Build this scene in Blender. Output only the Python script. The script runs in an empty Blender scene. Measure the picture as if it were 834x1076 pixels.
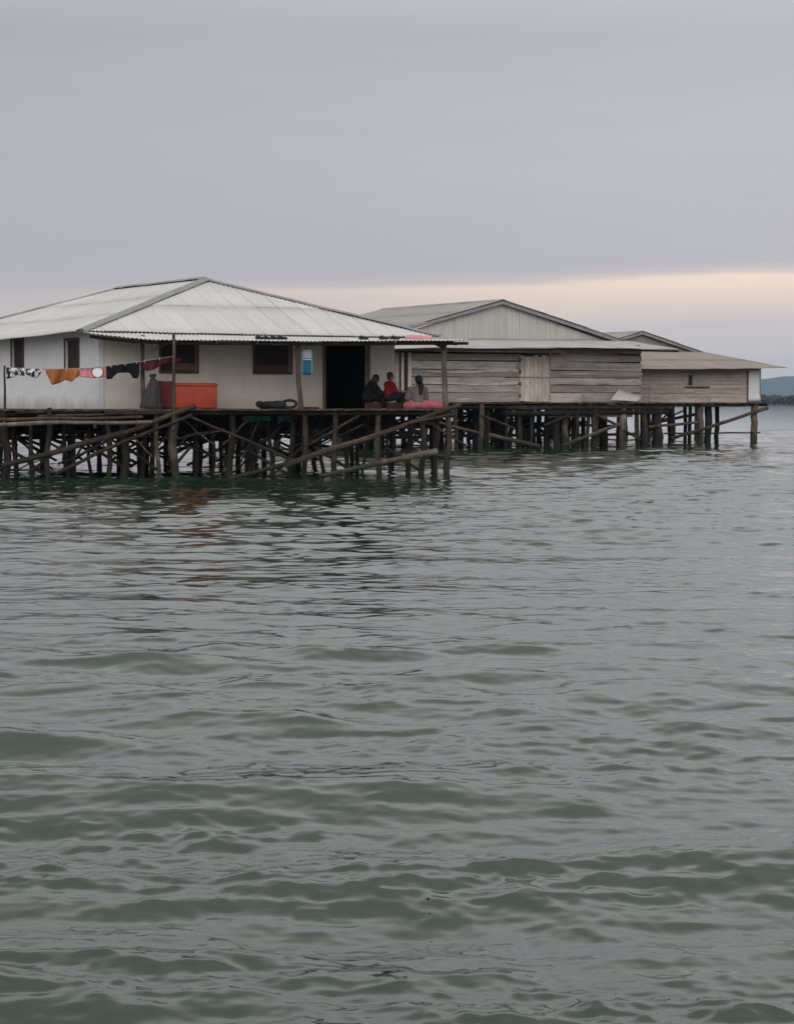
import bpy, bmesh, math, random
import numpy as np
from mathutils import Vector, Matrix, noise as mnoise

R = math.radians
scene = bpy.context.scene
COL = scene.collection

# ------------------------------------------------------------------ camera
F = 2300.0                       # focal length in pixels of an 834 x 1076 frame
CX, CY = 417.0, 538.0
HORIZON = 421.5
EYE = 2.26                       # metres above the water
PITCH = math.atan((CY - HORIZON) / F)
cam_d = bpy.data.cameras.new('camera')
cam = bpy.data.objects.new('camera', cam_d)
COL.objects.link(cam)
cam.location = (0, 0, EYE)
cam.rotation_euler = (R(90) - PITCH, 0, 0)
cam_d.sensor_fit = 'VERTICAL'
cam_d.sensor_height = 24
cam_d.sensor_width = 24
cam_d.lens = 24 * F / 1076
cam_d.clip_start = 0.1
cam_d.clip_end = 60000
scene.camera = cam


def at(px, py, Y):
    """the point at distance Y that a measured direction of the photograph points to"""
    c = (CY - py) / F
    y = math.cos(PITCH) + c * math.sin(PITCH)
    z = c * math.cos(PITCH) - math.sin(PITCH)
    k = Y / y
    return Vector(((px - CX) / F * k, Y, EYE + z * k))


def hit(px, O, d):
    """distance along the plan line O + s d at which it crosses the bearing of px"""
    t = (px - CX) / F
    return (t * O[1] - O[0]) / (d[0] - t * d[1])


def zat(py, Y):
    return at(CX, py, Y).z


# ------------------------------------------------------------------ object helpers
ORG = {}


def tag(o, label=None, cat=None, group=None, kind=None):
    if label: o['label'] = label
    if cat: o['category'] = cat
    if group: o['group'] = group
    if kind: o['kind'] = kind
    return o


def thing(name, label, cat, loc, group=None):
    o = bpy.data.objects.new(name, None)
    o.empty_display_size = 0.3
    COL.objects.link(o)
    o.location = loc
    ORG[o.name] = Vector(loc)
    return tag(o, label, cat, group)


def obj(name, bm, mat, parent=None, smooth=False, loc=None, solid=0.0):
    """link bm (world coordinates) as one mesh object"""
    org = ORG[parent.name] if parent is not None else Vector(loc if loc is not None else (0, 0, 0))
    bmesh.ops.translate(bm, verts=bm.verts, vec=-org)
    if solid >= 0:
        pass
    me = bpy.data.meshes.new(name)
    bm.to_mesh(me)
    bm.free()
    if smooth:
        me.polygons.foreach_set('use_smooth', [True] * len(me.polygons))
    o = bpy.data.objects.new(name, me)
    COL.objects.link(o)
    for m in (mat if isinstance(mat, (list, tuple)) else [mat]):
        me.materials.append(m)
    if parent is not None:
        o.parent = parent
    else:
        o.location = org
    ORG[o.name] = org
    if solid > 0:
        md = o.modifiers.new('thickness', 'SOLIDIFY')
        md.thickness = solid
        md.offset = 0
    return o


def box(bm, O, ex, ey, ez):
    """box from corner O along three edge vectors"""
    O, ex, ey, ez = Vector(O), Vector(ex), Vector(ey), Vector(ez)
    v = [bm.verts.new(O + a * ex + b * ey + c * ez) for c in (0, 1) for b in (0, 1) for a in (0, 1)]
    fs = []
    for f in ((0, 2, 3, 1), (4, 5, 7, 6), (0, 1, 5, 4), (2, 6, 7, 3), (0, 4, 6, 2), (1, 3, 7, 5)):
        fs.append(bm.faces.new([v[i] for i in f]))
    if ex.cross(ey).dot(ez) < 0:
        for f in fs: f.normal_flip()
    return v


def tube(bm, pts, rad, sides=8, lump=0.0, rng=None, cap=True):
    pts = [Vector(p) for p in pts]
    if not hasattr(rad, '__len__'): rad = [rad] * len(pts)
    rings = []
    up = None
    for i, p in enumerate(pts):
        d = (pts[min(i + 1, len(pts) - 1)] - pts[max(i - 1, 0)])
        if d.length < 1e-9: d = Vector((0, 0, 1))
        d.normalize()
        if up is None:
            up = d.orthogonal().normalized()
        up = (up - d * up.dot(d)).normalized()
        w = d.cross(up)
        ring = []
        for k in range(sides):
            a = 2 * math.pi * k / sides
            r = rad[i] * (1 + (rng.uniform(-lump, lump) if rng else 0))
            ring.append(bm.verts.new(p + (up * math.cos(a) + w * math.sin(a)) * r))
        rings.append(ring)
    for a, b in zip(rings, rings[1:]):
        for k in range(sides):
            bm.faces.new((a[k], a[(k + 1) % sides], b[(k + 1) % sides], b[k]))
    if cap:
        bm.faces.new(rings[0][::-1])
        bm.faces.new(rings[-1])
    return rings


def pole_bm(p0, p1, r0, r1, rng, bend=0.02, sides=9, lump=0.07):
    """a tapered, slightly crooked round timber with knots"""
    bm = bmesh.new()
    p0, p1 = Vector(p0), Vector(p1)
    L = (p1 - p0).length
    n = max(4, min(14, int(L / 0.35)))
    d = (p1 - p0).normalized()
    a = d.orthogonal().normalized()
    b = d.cross(a)
    ph1, ph2 = rng.uniform(0, 6.28), rng.uniform(0, 6.28)
    k1, k2 = rng.uniform(0.7, 1.6), rng.uniform(1.5, 3)
    pts, rad = [], []
    for i in range(n + 1):
        t = i / n
        e = math.sin(math.pi * t)
        off = a * (bend * L * e * math.sin(ph1 + k1 * 3 * t)) + b * (bend * L * e * math.sin(ph2 + k2 * 3 * t))
        off += a * rng.uniform(-1, 1) * 0.12 * r0 + b * rng.uniform(-1, 1) * 0.12 * r0
        pts.append(p0 + (p1 - p0) * t + off)
        rad.append((r0 + (r1 - r0) * t) * (1 + rng.uniform(-0.06, 0.06)))
    tube(bm, pts, rad, sides, lump, rng)
    return bm


def ellipsoid(bm, c, r, seg=16, rot=None):
    m = Matrix.Translation(Vector(c))
    if rot is not None: m = m @ rot.to_4x4()
    m = m @ Matrix.Diagonal((r[0], r[1], r[2], 1))
    return bmesh.ops.create_uvsphere(bm, u_segments=seg, v_segments=max(8, seg // 2), radius=1, matrix=m)['verts']


def capsule(bm, p0, p1, r0, r1, seg=12):
    p0, p1 = Vector(p0), Vector(p1)
    n = 6
    d = p1 - p0
    u = d.normalized()
    pts, rad = [], []
    for i in range(4):
        a = math.pi / 2 * (1 - i / 4)
        pts.append(p0 - u * r0 * math.sin(a)); rad.append(max(1e-3, r0 * math.cos(a)))
    for i in range(n + 1):
        t = i / n
        pts.append(p0 + d * t); rad.append(r0 + (r1 - r0) * t)
    for i in range(1, 5):
        a = math.pi / 2 * i / 4
        pts.append(p1 + u * r1 * math.sin(a)); rad.append(max(1e-3, r1 * math.cos(a)))
    tube(bm, pts, rad, seg)


def remeshed(bm, voxel, smooth=3):
    """fuse overlapping closed shells into one continuous surface"""
    bmesh.ops.recalc_face_normals(bm, faces=bm.faces)
    me = bpy.data.meshes.new('shell')
    bm.to_mesh(me); bm.free()
    o = bpy.data.objects.new('shell', me)
    COL.objects.link(o)
    md = o.modifiers.new('r', 'REMESH'); md.mode = 'VOXEL'; md.voxel_size = voxel
    if smooth:
        s = o.modifiers.new('s', 'SMOOTH'); s.factor = 0.5; s.iterations = smooth
    dg = bpy.context.evaluated_depsgraph_get()
    m2 = bpy.data.meshes.new_from_object(o.evaluated_get(dg))
    out = bmesh.new(); out.from_mesh(m2)
    bpy.data.objects.remove(o); bpy.data.meshes.remove(me); bpy.data.meshes.remove(m2)
    return out


# ------------------------------------------------------------------ material helpers
class NT:
    def __init__(self, name):
        self.m = bpy.data.materials.new(name)
        self.m.use_nodes = True
        self.t = self.m.node_tree
        self.p = self.t.nodes['Principled BSDF']

    def n(self, typ, **kw):
        nd = self.t.nodes.new(typ)
        for k, v in kw.items():
            if k.startswith('i_'):
                nd.inputs[k[2:].replace('_', ' ')].default_value = v
            else:
                setattr(nd, k, v)
        return nd

    def l(self, a, b):
        self.t.links.new(a, b)

    def ramp(self, fac, stops):
        r = self.n('ShaderNodeValToRGB')
        el = r.color_ramp.elements
        while len(el) < len(stops): el.new(0.5)
        for e, (p, c) in zip(el, stops):
            e.position = p
            e.color = (*c, 1) if len(c) == 3 else c
        self.l(fac, r.inputs[0])
        return r.outputs[0]

    def math(self, op, a, b=None, clamp=False):
        m = self.n('ShaderNodeMath', operation=op, use_clamp=clamp)
        for i, x in enumerate((a, b)):
            if x is None: continue
            if isinstance(x, (int, float)): m.inputs[i].default_value = x
            else: self.l(x, m.inputs[i])
        return m.outputs[0]

    def mix(self, fac, a, b, mode='MIX'):
        m = self.n('ShaderNodeMix', data_type='RGBA', blend_type=mode)
        for i, x in ((0, fac), (6, a), (7, b)):
            if isinstance(x, (int, float)): m.inputs[i].default_value = x
            elif isinstance(x, tuple): m.inputs[i].default_value = (*x, 1)
            else: self.l(x, m.inputs[i])
        return m.outputs[2]

    def noise(self, vec, scale, detail=4, rough=0.6, out=0):
        nz = self.n('ShaderNodeTexNoise')
        nz.inputs['Scale'].default_value = scale
        nz.inputs['Detail'].default_value = detail
        nz.inputs['Roughness'].default_value = rough
        if vec is not None: self.l(vec, nz.inputs['Vector'])
        return nz.outputs[out]

    def coords(self, scale=(1, 1, 1), rot=(0, 0, 0), which='Object'):
        tc = self.n('ShaderNodeTexCoord')
        mp = self.n('ShaderNodeMapping')
        mp.inputs['Scale'].default_value = scale
        mp.inputs['Rotation'].default_value = rot
        self.l(tc.outputs[which], mp.inputs['Vector'])
        return mp.outputs[0]

    def bump(self, h, strength=0.4, dist=0.01):
        b = self.n('ShaderNodeBump')
        b.inputs['Strength'].default_value = strength
        b.inputs['Distance'].default_value = dist
        self.l(h, b.inputs['Height'])
        self.l(b.outputs[0], self.p.inputs['Normal'])


def s2l(*c):
    return tuple((x / 255 / 12.92) if x / 255 <= 0.04045 else ((x / 255 + 0.055) / 1.055) ** 2.4 for x in c)


def mat_zinc(name, base, rust=0.25, rough=0.55, grime=0.5):
    """weathered corrugated sheet: per-sheet tone, lap seams, run-off streaks and rust blotches; uv in metres (a along eave, b up slope)"""
    g = NT(name)
    uv = g.n('ShaderNodeUVMap')
    sep = g.n('ShaderNodeSeparateXYZ'); g.l(uv.outputs[0], sep.inputs[0])
    a, b = sep.outputs[0], sep.outputs[1]
    ia = g.math('FLOOR', g.math('DIVIDE', a, 0.76))
    ib = g.math('FLOOR', g.math('DIVIDE', b, 1.8))
    cb = g.n('ShaderNodeCombineXYZ'); g.l(ia, cb.inputs[0]); g.l(ib, cb.inputs[1])
    wn = g.n('ShaderNodeTexWhiteNoise', noise_dimensions='3D'); g.l(cb.outputs[0], wn.inputs['Vector'])
    fr = g.math('FRACT', g.math('DIVIDE', a, 0.76))
    seam = g.math('LESS_THAN', fr, 0.05)
    mp = g.n('ShaderNodeMapping'); mp.inputs['Scale'].default_value = (5, 0.35, 1); g.l(uv.outputs[0], mp.inputs[0])
    streak = g.noise(mp.outputs[0], 1.6, 6, 0.65)
    blot = g.noise(uv.outputs[0], 0.55, 5, 0.6)
    dark = tuple(x * 0.74 for x in base)
    c = g.mix(g.math('MULTIPLY', wn.outputs[0], 0.45), base, dark)
    c = g.mix(g.math('MULTIPLY', g.ramp(streak, [(0.45, (0, 0, 0)), (0.75, (1, 1, 1))]), grime), c, tuple(x * 0.6 for x in base))
    c = g.mix(g.math('MULTIPLY', seam, 0.45), c, tuple(x * 0.45 for x in base))
    rm = g.math('MULTIPLY', g.ramp(g.math('MULTIPLY', blot, streak), [(0.30, (0, 0, 0)), (0.42, (1, 1, 1))]), rust)
    c = g.mix(rm, c, (base[0] * 0.55, base[1] * 0.40, base[2] * 0.30))
    g.l(c, g.p.inputs['Base Color'])
    g.p.inputs['Roughness'].default_value = rough
    g.p.inputs['Metallic'].default_value = 0.0
    g.p.inputs['Specular IOR Level'].default_value = 0.35
    return g.m


def mat_boards(name, cols, zscale=26, grime=0.5, upright=False):
    """weathered boards: tone per board (mesh island), grain along the board, stains"""
    g = NT(name)
    geo = g.n('ShaderNodeNewGeometry')
    rnd = geo.outputs['Random Per Island']
    v = g.coords((7, 7, 0.7) if upright else (0.55, 0.55, zscale * 0.5))
    grain = g.noise(v, 2.2, 7, 0.7)
    v2 = g.coords((1.2, 1.2, 0.7) if upright else (0.5, 0.5, 1.6))
    stain = g.noise(v2, 1.1, 4, 0.6)
    c = g.ramp(rnd, [(i / (len(cols) - 1), x) for i, x in enumerate(cols)])
    c = g.mix(g.ramp(grain, [(0.35, (0, 0, 0)), (0.66, (0.75, 0.75, 0.75))]), c, tuple(x * 0.42 for x in cols[len(cols) // 2]))
    fl = g.noise(g.coords((9, 9, 0.5)) if upright else g.coords((0.35, 0.35, 9)), 1.9, 5, 0.65)
    c = g.mix(g.math('MULTIPLY', g.ramp(fl, [(0.56, (0, 0, 0)), (0.70, (1, 1, 1))]), 0.65), c, tuple(min(0.7, x * 1.7) for x in cols[-2]))
    c = g.mix(g.math('MULTIPLY', g.ramp(stain, [(0.48, (0, 0, 0)), (0.72, (1, 1, 1))]), grime), c, (0.075, 0.062, 0.052))
    g.l(c, g.p.inputs['Base Color'])
    g.p.inputs['Roughness'].default_value = 0.85
    g.p.inputs['Specular IOR Level'].default_value = 0.2
    g.bump(grain, 0.5, 0.01)
    return g.m


def mat_pole(name, base, wet_z=0.55):
    """round bush timber, grey-brown bark, darker and green below the tide mark"""
    g = NT(name)
    oi = g.n('ShaderNodeObjectInfo')
    v = g.coords((9, 9, 1.6))
    n1 = g.noise(v, 1.7, 6, 0.7)
    n2 = g.noise(g.coords((1, 1, 1)), 2.3, 3, 0.6)
    pos = g.n('ShaderNodeNewGeometry')
    sep = g.n('ShaderNodeSeparateXYZ'); g.l(pos.outputs['Position'], sep.inputs[0])
    d = tuple(x * 0.40 for x in base); li = tuple(min(1, x * 1.75) for x in base)
    c = g.mix(g.ramp(n1, [(0.3, (0, 0, 0)), (0.7, (1, 1, 1))]), d, base)
    c = g.mix(g.math('MULTIPLY', g.ramp(n2, [(0.5, (0, 0, 0)), (0.75, (1, 1, 1))]), 0.8), c, li)
    tone = g.math('ADD', 0.4, g.math('MULTIPLY', oi.outputs['Random'], 0.75))
    tc = g.n('ShaderNodeCombineColor')
    for i in range(3): g.l(tone, tc.inputs[i])
    c = g.mix(1.0, c, tc.outputs[0], 'MULTIPLY')
    tide = g.math('ADD', sep.outputs[2], g.math('MULTIPLY', g.math('SUBTRACT', n2, 0.5), 0.5))
    mr = g.n('ShaderNodeMapRange'); g.l(tide, mr.inputs[0])
    mr.inputs[1].default_value = wet_z - 0.15; mr.inputs[2].default_value = wet_z + 0.15
    mr.inputs[3].default_value = 1; mr.inputs[4].default_value = 0
    c = g.mix(g.math('MULTIPLY', mr.outputs[0], 0.75), c, (0.022, 0.024, 0.018))
    g.l(c, g.p.inputs['Base Color'])
    g.p.inputs['Roughness'].default_value = 0.85
    g.p.inputs['Specular IOR Level'].default_value = 0.2
    g.bump(n1, 0.6, 0.02)
    return g.m


def mat_paint(name, base, stain=(0.2, 0.17, 0.14), amt=0.35, foot_z=None):
    g = NT(name)
    n1 = g.noise(g.coords((1, 1, 0.35)), 1.5, 6, 0.65)
    n2 = g.noise(g.coords((1, 1, 1)), 7, 4, 0.6)
    f = g.math('MULTIPLY', g.ramp(n1, [(0.42, (0, 0, 0)), (0.78, (1, 1, 1))]), amt)
    c = g.mix(f, base, stain)
    c = g.mix(g.math('MULTIPLY', g.ramp(n2, [(0.35, (0, 0, 0)), (0.7, (1, 1, 1))]), 0.22), c, tuple(x * 0.7 for x in base))
    if foot_z is not None:       # mud splashes along the foot of the wall
        geo = g.n('ShaderNodeNewGeometry')
        sep = g.n('ShaderNodeSeparateXYZ'); g.l(geo.outputs['Position'], sep.inputs[0])
        zz = g.math('ADD', sep.outputs[2], g.math('MULTIPLY', g.math('SUBTRACT', n1, 0.5), 0.9))
        mr = g.n('ShaderNodeMapRange'); g.l(zz, mr.inputs[0])
        mr.inputs[1].default_value = foot_z; mr.inputs[2].default_value = foot_z + 0.45
        mr.inputs[3].default_value = 0.55; mr.inputs[4].default_value = 0
        c = g.mix(mr.outputs[0], c, stain)
    g.l(c, g.p.inputs['Base Color'])
    g.p.inputs['Roughness'].default_value = 0.8
    g.p.inputs['Specular IOR Level'].default_value = 0.25
    g.bump(n2, 0.15, 0.01)
    return g.m


def mat_plain(name, base, rough=0.7, var=0.35, scale=14, spec=0.3):
    g = NT(name)
    n1 = g.noise(g.coords(), scale, 4, 0.6)
    c = g.mix(g.ramp(n1, [(0.3, (0, 0, 0)), (0.7, (1, 1, 1))]), tuple(x * (1 - var) for x in base), base)
    g.l(c, g.p.inputs['Base Color'])
    g.p.inputs['Roughness'].default_value = rough
    g.p.inputs['Specular IOR Level'].default_value = spec
    g.bump(n1, 0.2, 0.01)
    return g.m


M = {}
M['zinc'] = mat_zinc('zinc_roofing', (0.56, 0.55, 0.535), 0.18, 0.6, 0.35)
M['zinc_cap'] = mat_plain('zinc_ridge_capping', (0.27, 0.27, 0.275), 0.5, 0.3, 3)
M['zinc_old'] = mat_zinc('old_zinc_roofing', (0.33, 0.315, 0.29), 0.5, 0.7, 0.7)
M['zinc_lean'] = mat_zinc('lean_to_roofing', (0.42, 0.405, 0.385), 0.35, 0.65, 0.7)
M['zinc_gable'] = mat_zinc('gable_sheeting', (0.52, 0.49, 0.46), 0.2, 0.6, 0.35)
M['zinc_annex'] = mat_zinc('annex_roofing', (0.29, 0.25, 0.22), 0.4, 0.75, 0.5)
M['white_wall'] = mat_paint('white_limewash', (0.80, 0.80, 0.815), amt=0.10, foot_z=2.0)
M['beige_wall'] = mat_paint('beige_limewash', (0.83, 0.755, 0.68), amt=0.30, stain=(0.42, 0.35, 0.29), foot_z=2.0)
M['boards'] = mat_boards('weathered_boards', [(0.22, 0.185, 0.165), (0.38, 0.325, 0.29), (0.47, 0.40, 0.36), (0.64, 0.56, 0.50)])
M['boards_brown'] = mat_boards('brown_boards', [(0.42, 0.34, 0.295), (0.52, 0.42, 0.365), (0.58, 0.48, 0.42)], grime=0.3)
M['boards_pale'] = mat_boards('pale_door_boards', [(0.56, 0.47, 0.39), (0.66, 0.56, 0.475), (0.74, 0.65, 0.56)], upright=True, grime=0.5)
M['deck'] = mat_boards('deck_boards', [(0.06, 0.045, 0.036), (0.10, 0.075, 0.06), (0.16, 0.12, 0.095)])
M['pole'] = mat_pole('bush_timber', (0.055, 0.042, 0.034))
M['pole_pale'] = mat_pole('bleached_timber', (0.17, 0.135, 0.11))
M['pole_brown'] = mat_pole('brown_pole', (0.105, 0.075, 0.056))
M['frame'] = mat_plain('red_brown_joinery', (0.125, 0.072, 0.056), 0.6)
M['shutter'] = mat_plain('dark_shutter', (0.045, 0.028, 0.024), 0.6)
M['shutter_pale'] = mat_plain('brown_shutter_panel', (0.22, 0.14, 0.10), 0.7)
M['dark'] = mat_plain('dark_inner_lining', (0.012, 0.011, 0.010), 0.95, spec=0.05)  # near-black, stands in for shade indoors and behind board gaps
M['white_sheet'] = mat_plain('white_sheet_panel', (0.72, 0.72, 0.72), 0.6, 0.12, 2)

# ------------------------------------------------------------------ sky, sun and exposure
world = bpy.data.worlds.new('World')
scene.world = world
world.use_nodes = True
wt = world.node_tree
bg = wt.nodes['Background']
SUN_EL, SUN_AZ = 34.0, 192.0        # azimuth clockwise from +Y: the bright part of the overcast, behind the camera


def wn(t, **kw):
    nd = wt.nodes.new(t)
    for k, v in kw.items(): setattr(nd, k, v)
    return nd


def wl(a, b): wt.links.new(a, b)


def wmath(op, a, b=None, clamp=False):
    m = wn('ShaderNodeMath', operation=op, use_clamp=clamp)
    for i, x in enumerate((a, b)):
        if x is None: continue
        if isinstance(x, (int, float)): m.inputs[i].default_value = x
        else: wl(x, m.inputs[i])
    return m.outputs[0]


def wmix(fac, a, b, mode='MIX'):
    m = wn('ShaderNodeMix', data_type='RGBA', blend_type=mode)
    for i, x in ((0, fac), (6, a), (7, b)):
        if isinstance(x, (int, float)): m.inputs[i].default_value = x
        elif isinstance(x, tuple): m.inputs[i].default_value = (*x, 1)
        else: wl(x, m.inputs[i])
    return m.outputs[2]


sky = wn('ShaderNodeTexSky', sky_type='NISHITA')
sky.sun_disc = False
sky.sun_elevation = R(SUN_EL)
sky.sun_rotation = R(SUN_AZ)
tc = wn('ShaderNodeTexCoord')
sp = wn('ShaderNodeSeparateXYZ'); wl(tc.outputs['Generated'], sp.inputs[0])
dx, dz = sp.outputs[0], sp.outputs[2]


def wnoise(scale, detail, rough, sc):
    mp = wn('ShaderNodeMapping'); mp.inputs['Scale'].default_value = sc
    wl(tc.outputs['Generated'], mp.inputs[0])
    nz = wn('ShaderNodeTexNoise'); nz.inputs['Scale'].default_value = scale
    nz.inputs['Detail'].default_value = detail; nz.inputs['Roughness'].default_value = rough
    wl(mp.outputs[0], nz.inputs['Vector'])
    return nz.outputs[0]


n_edge = wnoise(2.0, 5, 0.55, (2.2, 2.2, 26))
n_big = wnoise(1.6, 5, 0.55, (1.5, 1.5, 9))
n_fine = wnoise(4.0, 5, 0.6, (2, 2, 22))
zz = wmath('ADD', dz, wmath('MULTIPLY', wmath('SUBTRACT', n_edge, 0.5), 0.016))
zz = wmath('ADD', zz, wmath('MULTIPLY', dx, -0.023))       # the cloud edge dips towards the left
ramp = wn('ShaderNodeValToRGB')
wl(wmath('MULTIPLY', zz, 4.0, True), ramp.inputs[0])
stops = [(0.000, (210, 200, 198)), (0.020, (212, 202, 201)), (0.033, (212, 200, 202)), (0.043, (233, 213, 202)),
         (0.0525, (253, 229, 209)), (0.0550, (215, 199, 198)), (0.0590, (190, 186, 192)), (0.096, (190, 189, 194)),
         (0.138, (187, 187, 193)), (0.185, (181, 182, 188)), (0.25, (187, 186, 186))]
stops_l = [(0.000, (200, 195, 200)), (0.020, (204, 196, 199)), (0.033, (209, 196, 196)), (0.043, (213, 199, 197)),
           (0.0525, (204, 193, 194)), (0.0560, (195, 188, 192)), (0.0640, (187, 184, 191)), (0.096, (187, 186, 192)),
           (0.138, (184, 184, 191)), (0.185, (179, 180, 187)), (0.25, (187, 186, 186))]
def sky_ramp(r_, st_):
    el = r_.color_ramp.elements
    while len(el) < len(st_): el.new(0.5)
    for e, (p, c) in zip(el, st_):
        e.position = p * 4
        e.color = (*s2l(*c), 1)
sky_ramp(ramp, stops)
ramp_l = wn('ShaderNodeValToRGB')
wl(wmath('MULTIPLY', zz, 4.0, True), ramp_l.inputs[0])
sky_ramp(ramp_l, stops_l)
lr = wn('ShaderNodeMapRange'); wl(wmath('ADD', dx, wmath('MULTIPLY', wmath('SUBTRACT', n_edge, 0.5), 0.15)), lr.inputs[0])
lr.inputs[1].default_value = -0.16; lr.inputs[2].default_value = 0.12
cloud = wmix(lr.outputs[0], ramp_l.outputs[0], ramp.outputs[0])
mott = wmath('ADD', 0.87, wmath('MULTIPLY', n_big, 0.18))
mott = wmath('ADD', mott, wmath('MULTIPLY', n_fine, 0.08))
# an overcast dome is brightest overhead
zen = wn('ShaderNodeValToRGB'); wl(dz, zen.inputs[0])
zst = [(0.0, 0.25), (0.165, 0.25), (0.215, 0.36), (0.32, 0.36), (0.50, 0.25), (0.70, 0.31), (1.0, 0.66)]
ze = zen.color_ramp.elements
while len(ze) < len(zst): ze.new(0.5)
for e, (p, c) in zip(ze, zst):
    e.position = p; e.color = (c * 1.0, c * 0.985, c * 0.955, 1)
zen4 = wmix(1.0, zen.outputs[0], (4.0, 4.06, 4.15), 'MULTIPLY')
# the light is stronger towards the right, where the cloud thins
side = wmath('ADD', 1.0, wmath('MULTIPLY', dx, 0.30))
mott = wmath('MULTIPLY', mott, side)
gain = mott
cc = wn('ShaderNodeCombineColor')
for i in range(3): wl(gain, cc.inputs[i])
cloud = wmix(1.0, cloud, cc.outputs[0], 'MULTIPLY')
cloud = wmix(1.0, cloud, zen4, 'MULTIPLY')
cloud10 = wmix(1.0, cloud, (10.0, 10.0, 10.0), 'MULTIPLY')  # in the sky texture's own units, before the strength of 0.1
mx = wmix(0.975, sky.outputs[0], cloud10)
wl(mx, bg.inputs['Color'])
bg.inputs['Strength'].default_value = 0.1

sd = bpy.data.lights.new('sun', 'SUN')
sd.energy = 1.5
sd.angle = R(60)
sd.color = (1.0, 0.98, 0.965)
sun = bpy.data.objects.new('sun', sd)
COL.objects.link(sun)
az, el_ = R(SUN_AZ), R(SUN_EL)
to_sun = Vector((math.sin(az) * math.cos(el_), math.cos(az) * math.cos(el_), math.sin(el_)))
sun.rotation_euler = to_sun.to_track_quat('Z', 'Y').to_euler()
sun.location = to_sun * 100

scene.view_settings.view_transform = 'Standard'
scene.view_settings.look = 'None'
scene.view_settings.gamma = 1
scene.view_settings.use_curve_mapping = False
scene.view_settings.exposure = 0.0
scene.render.engine = 'CYCLES'
scene.cycles.use_denoising = True
scene.cycles.max_bounces = 8
scene.cycles.volume_bounces = 1

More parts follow.
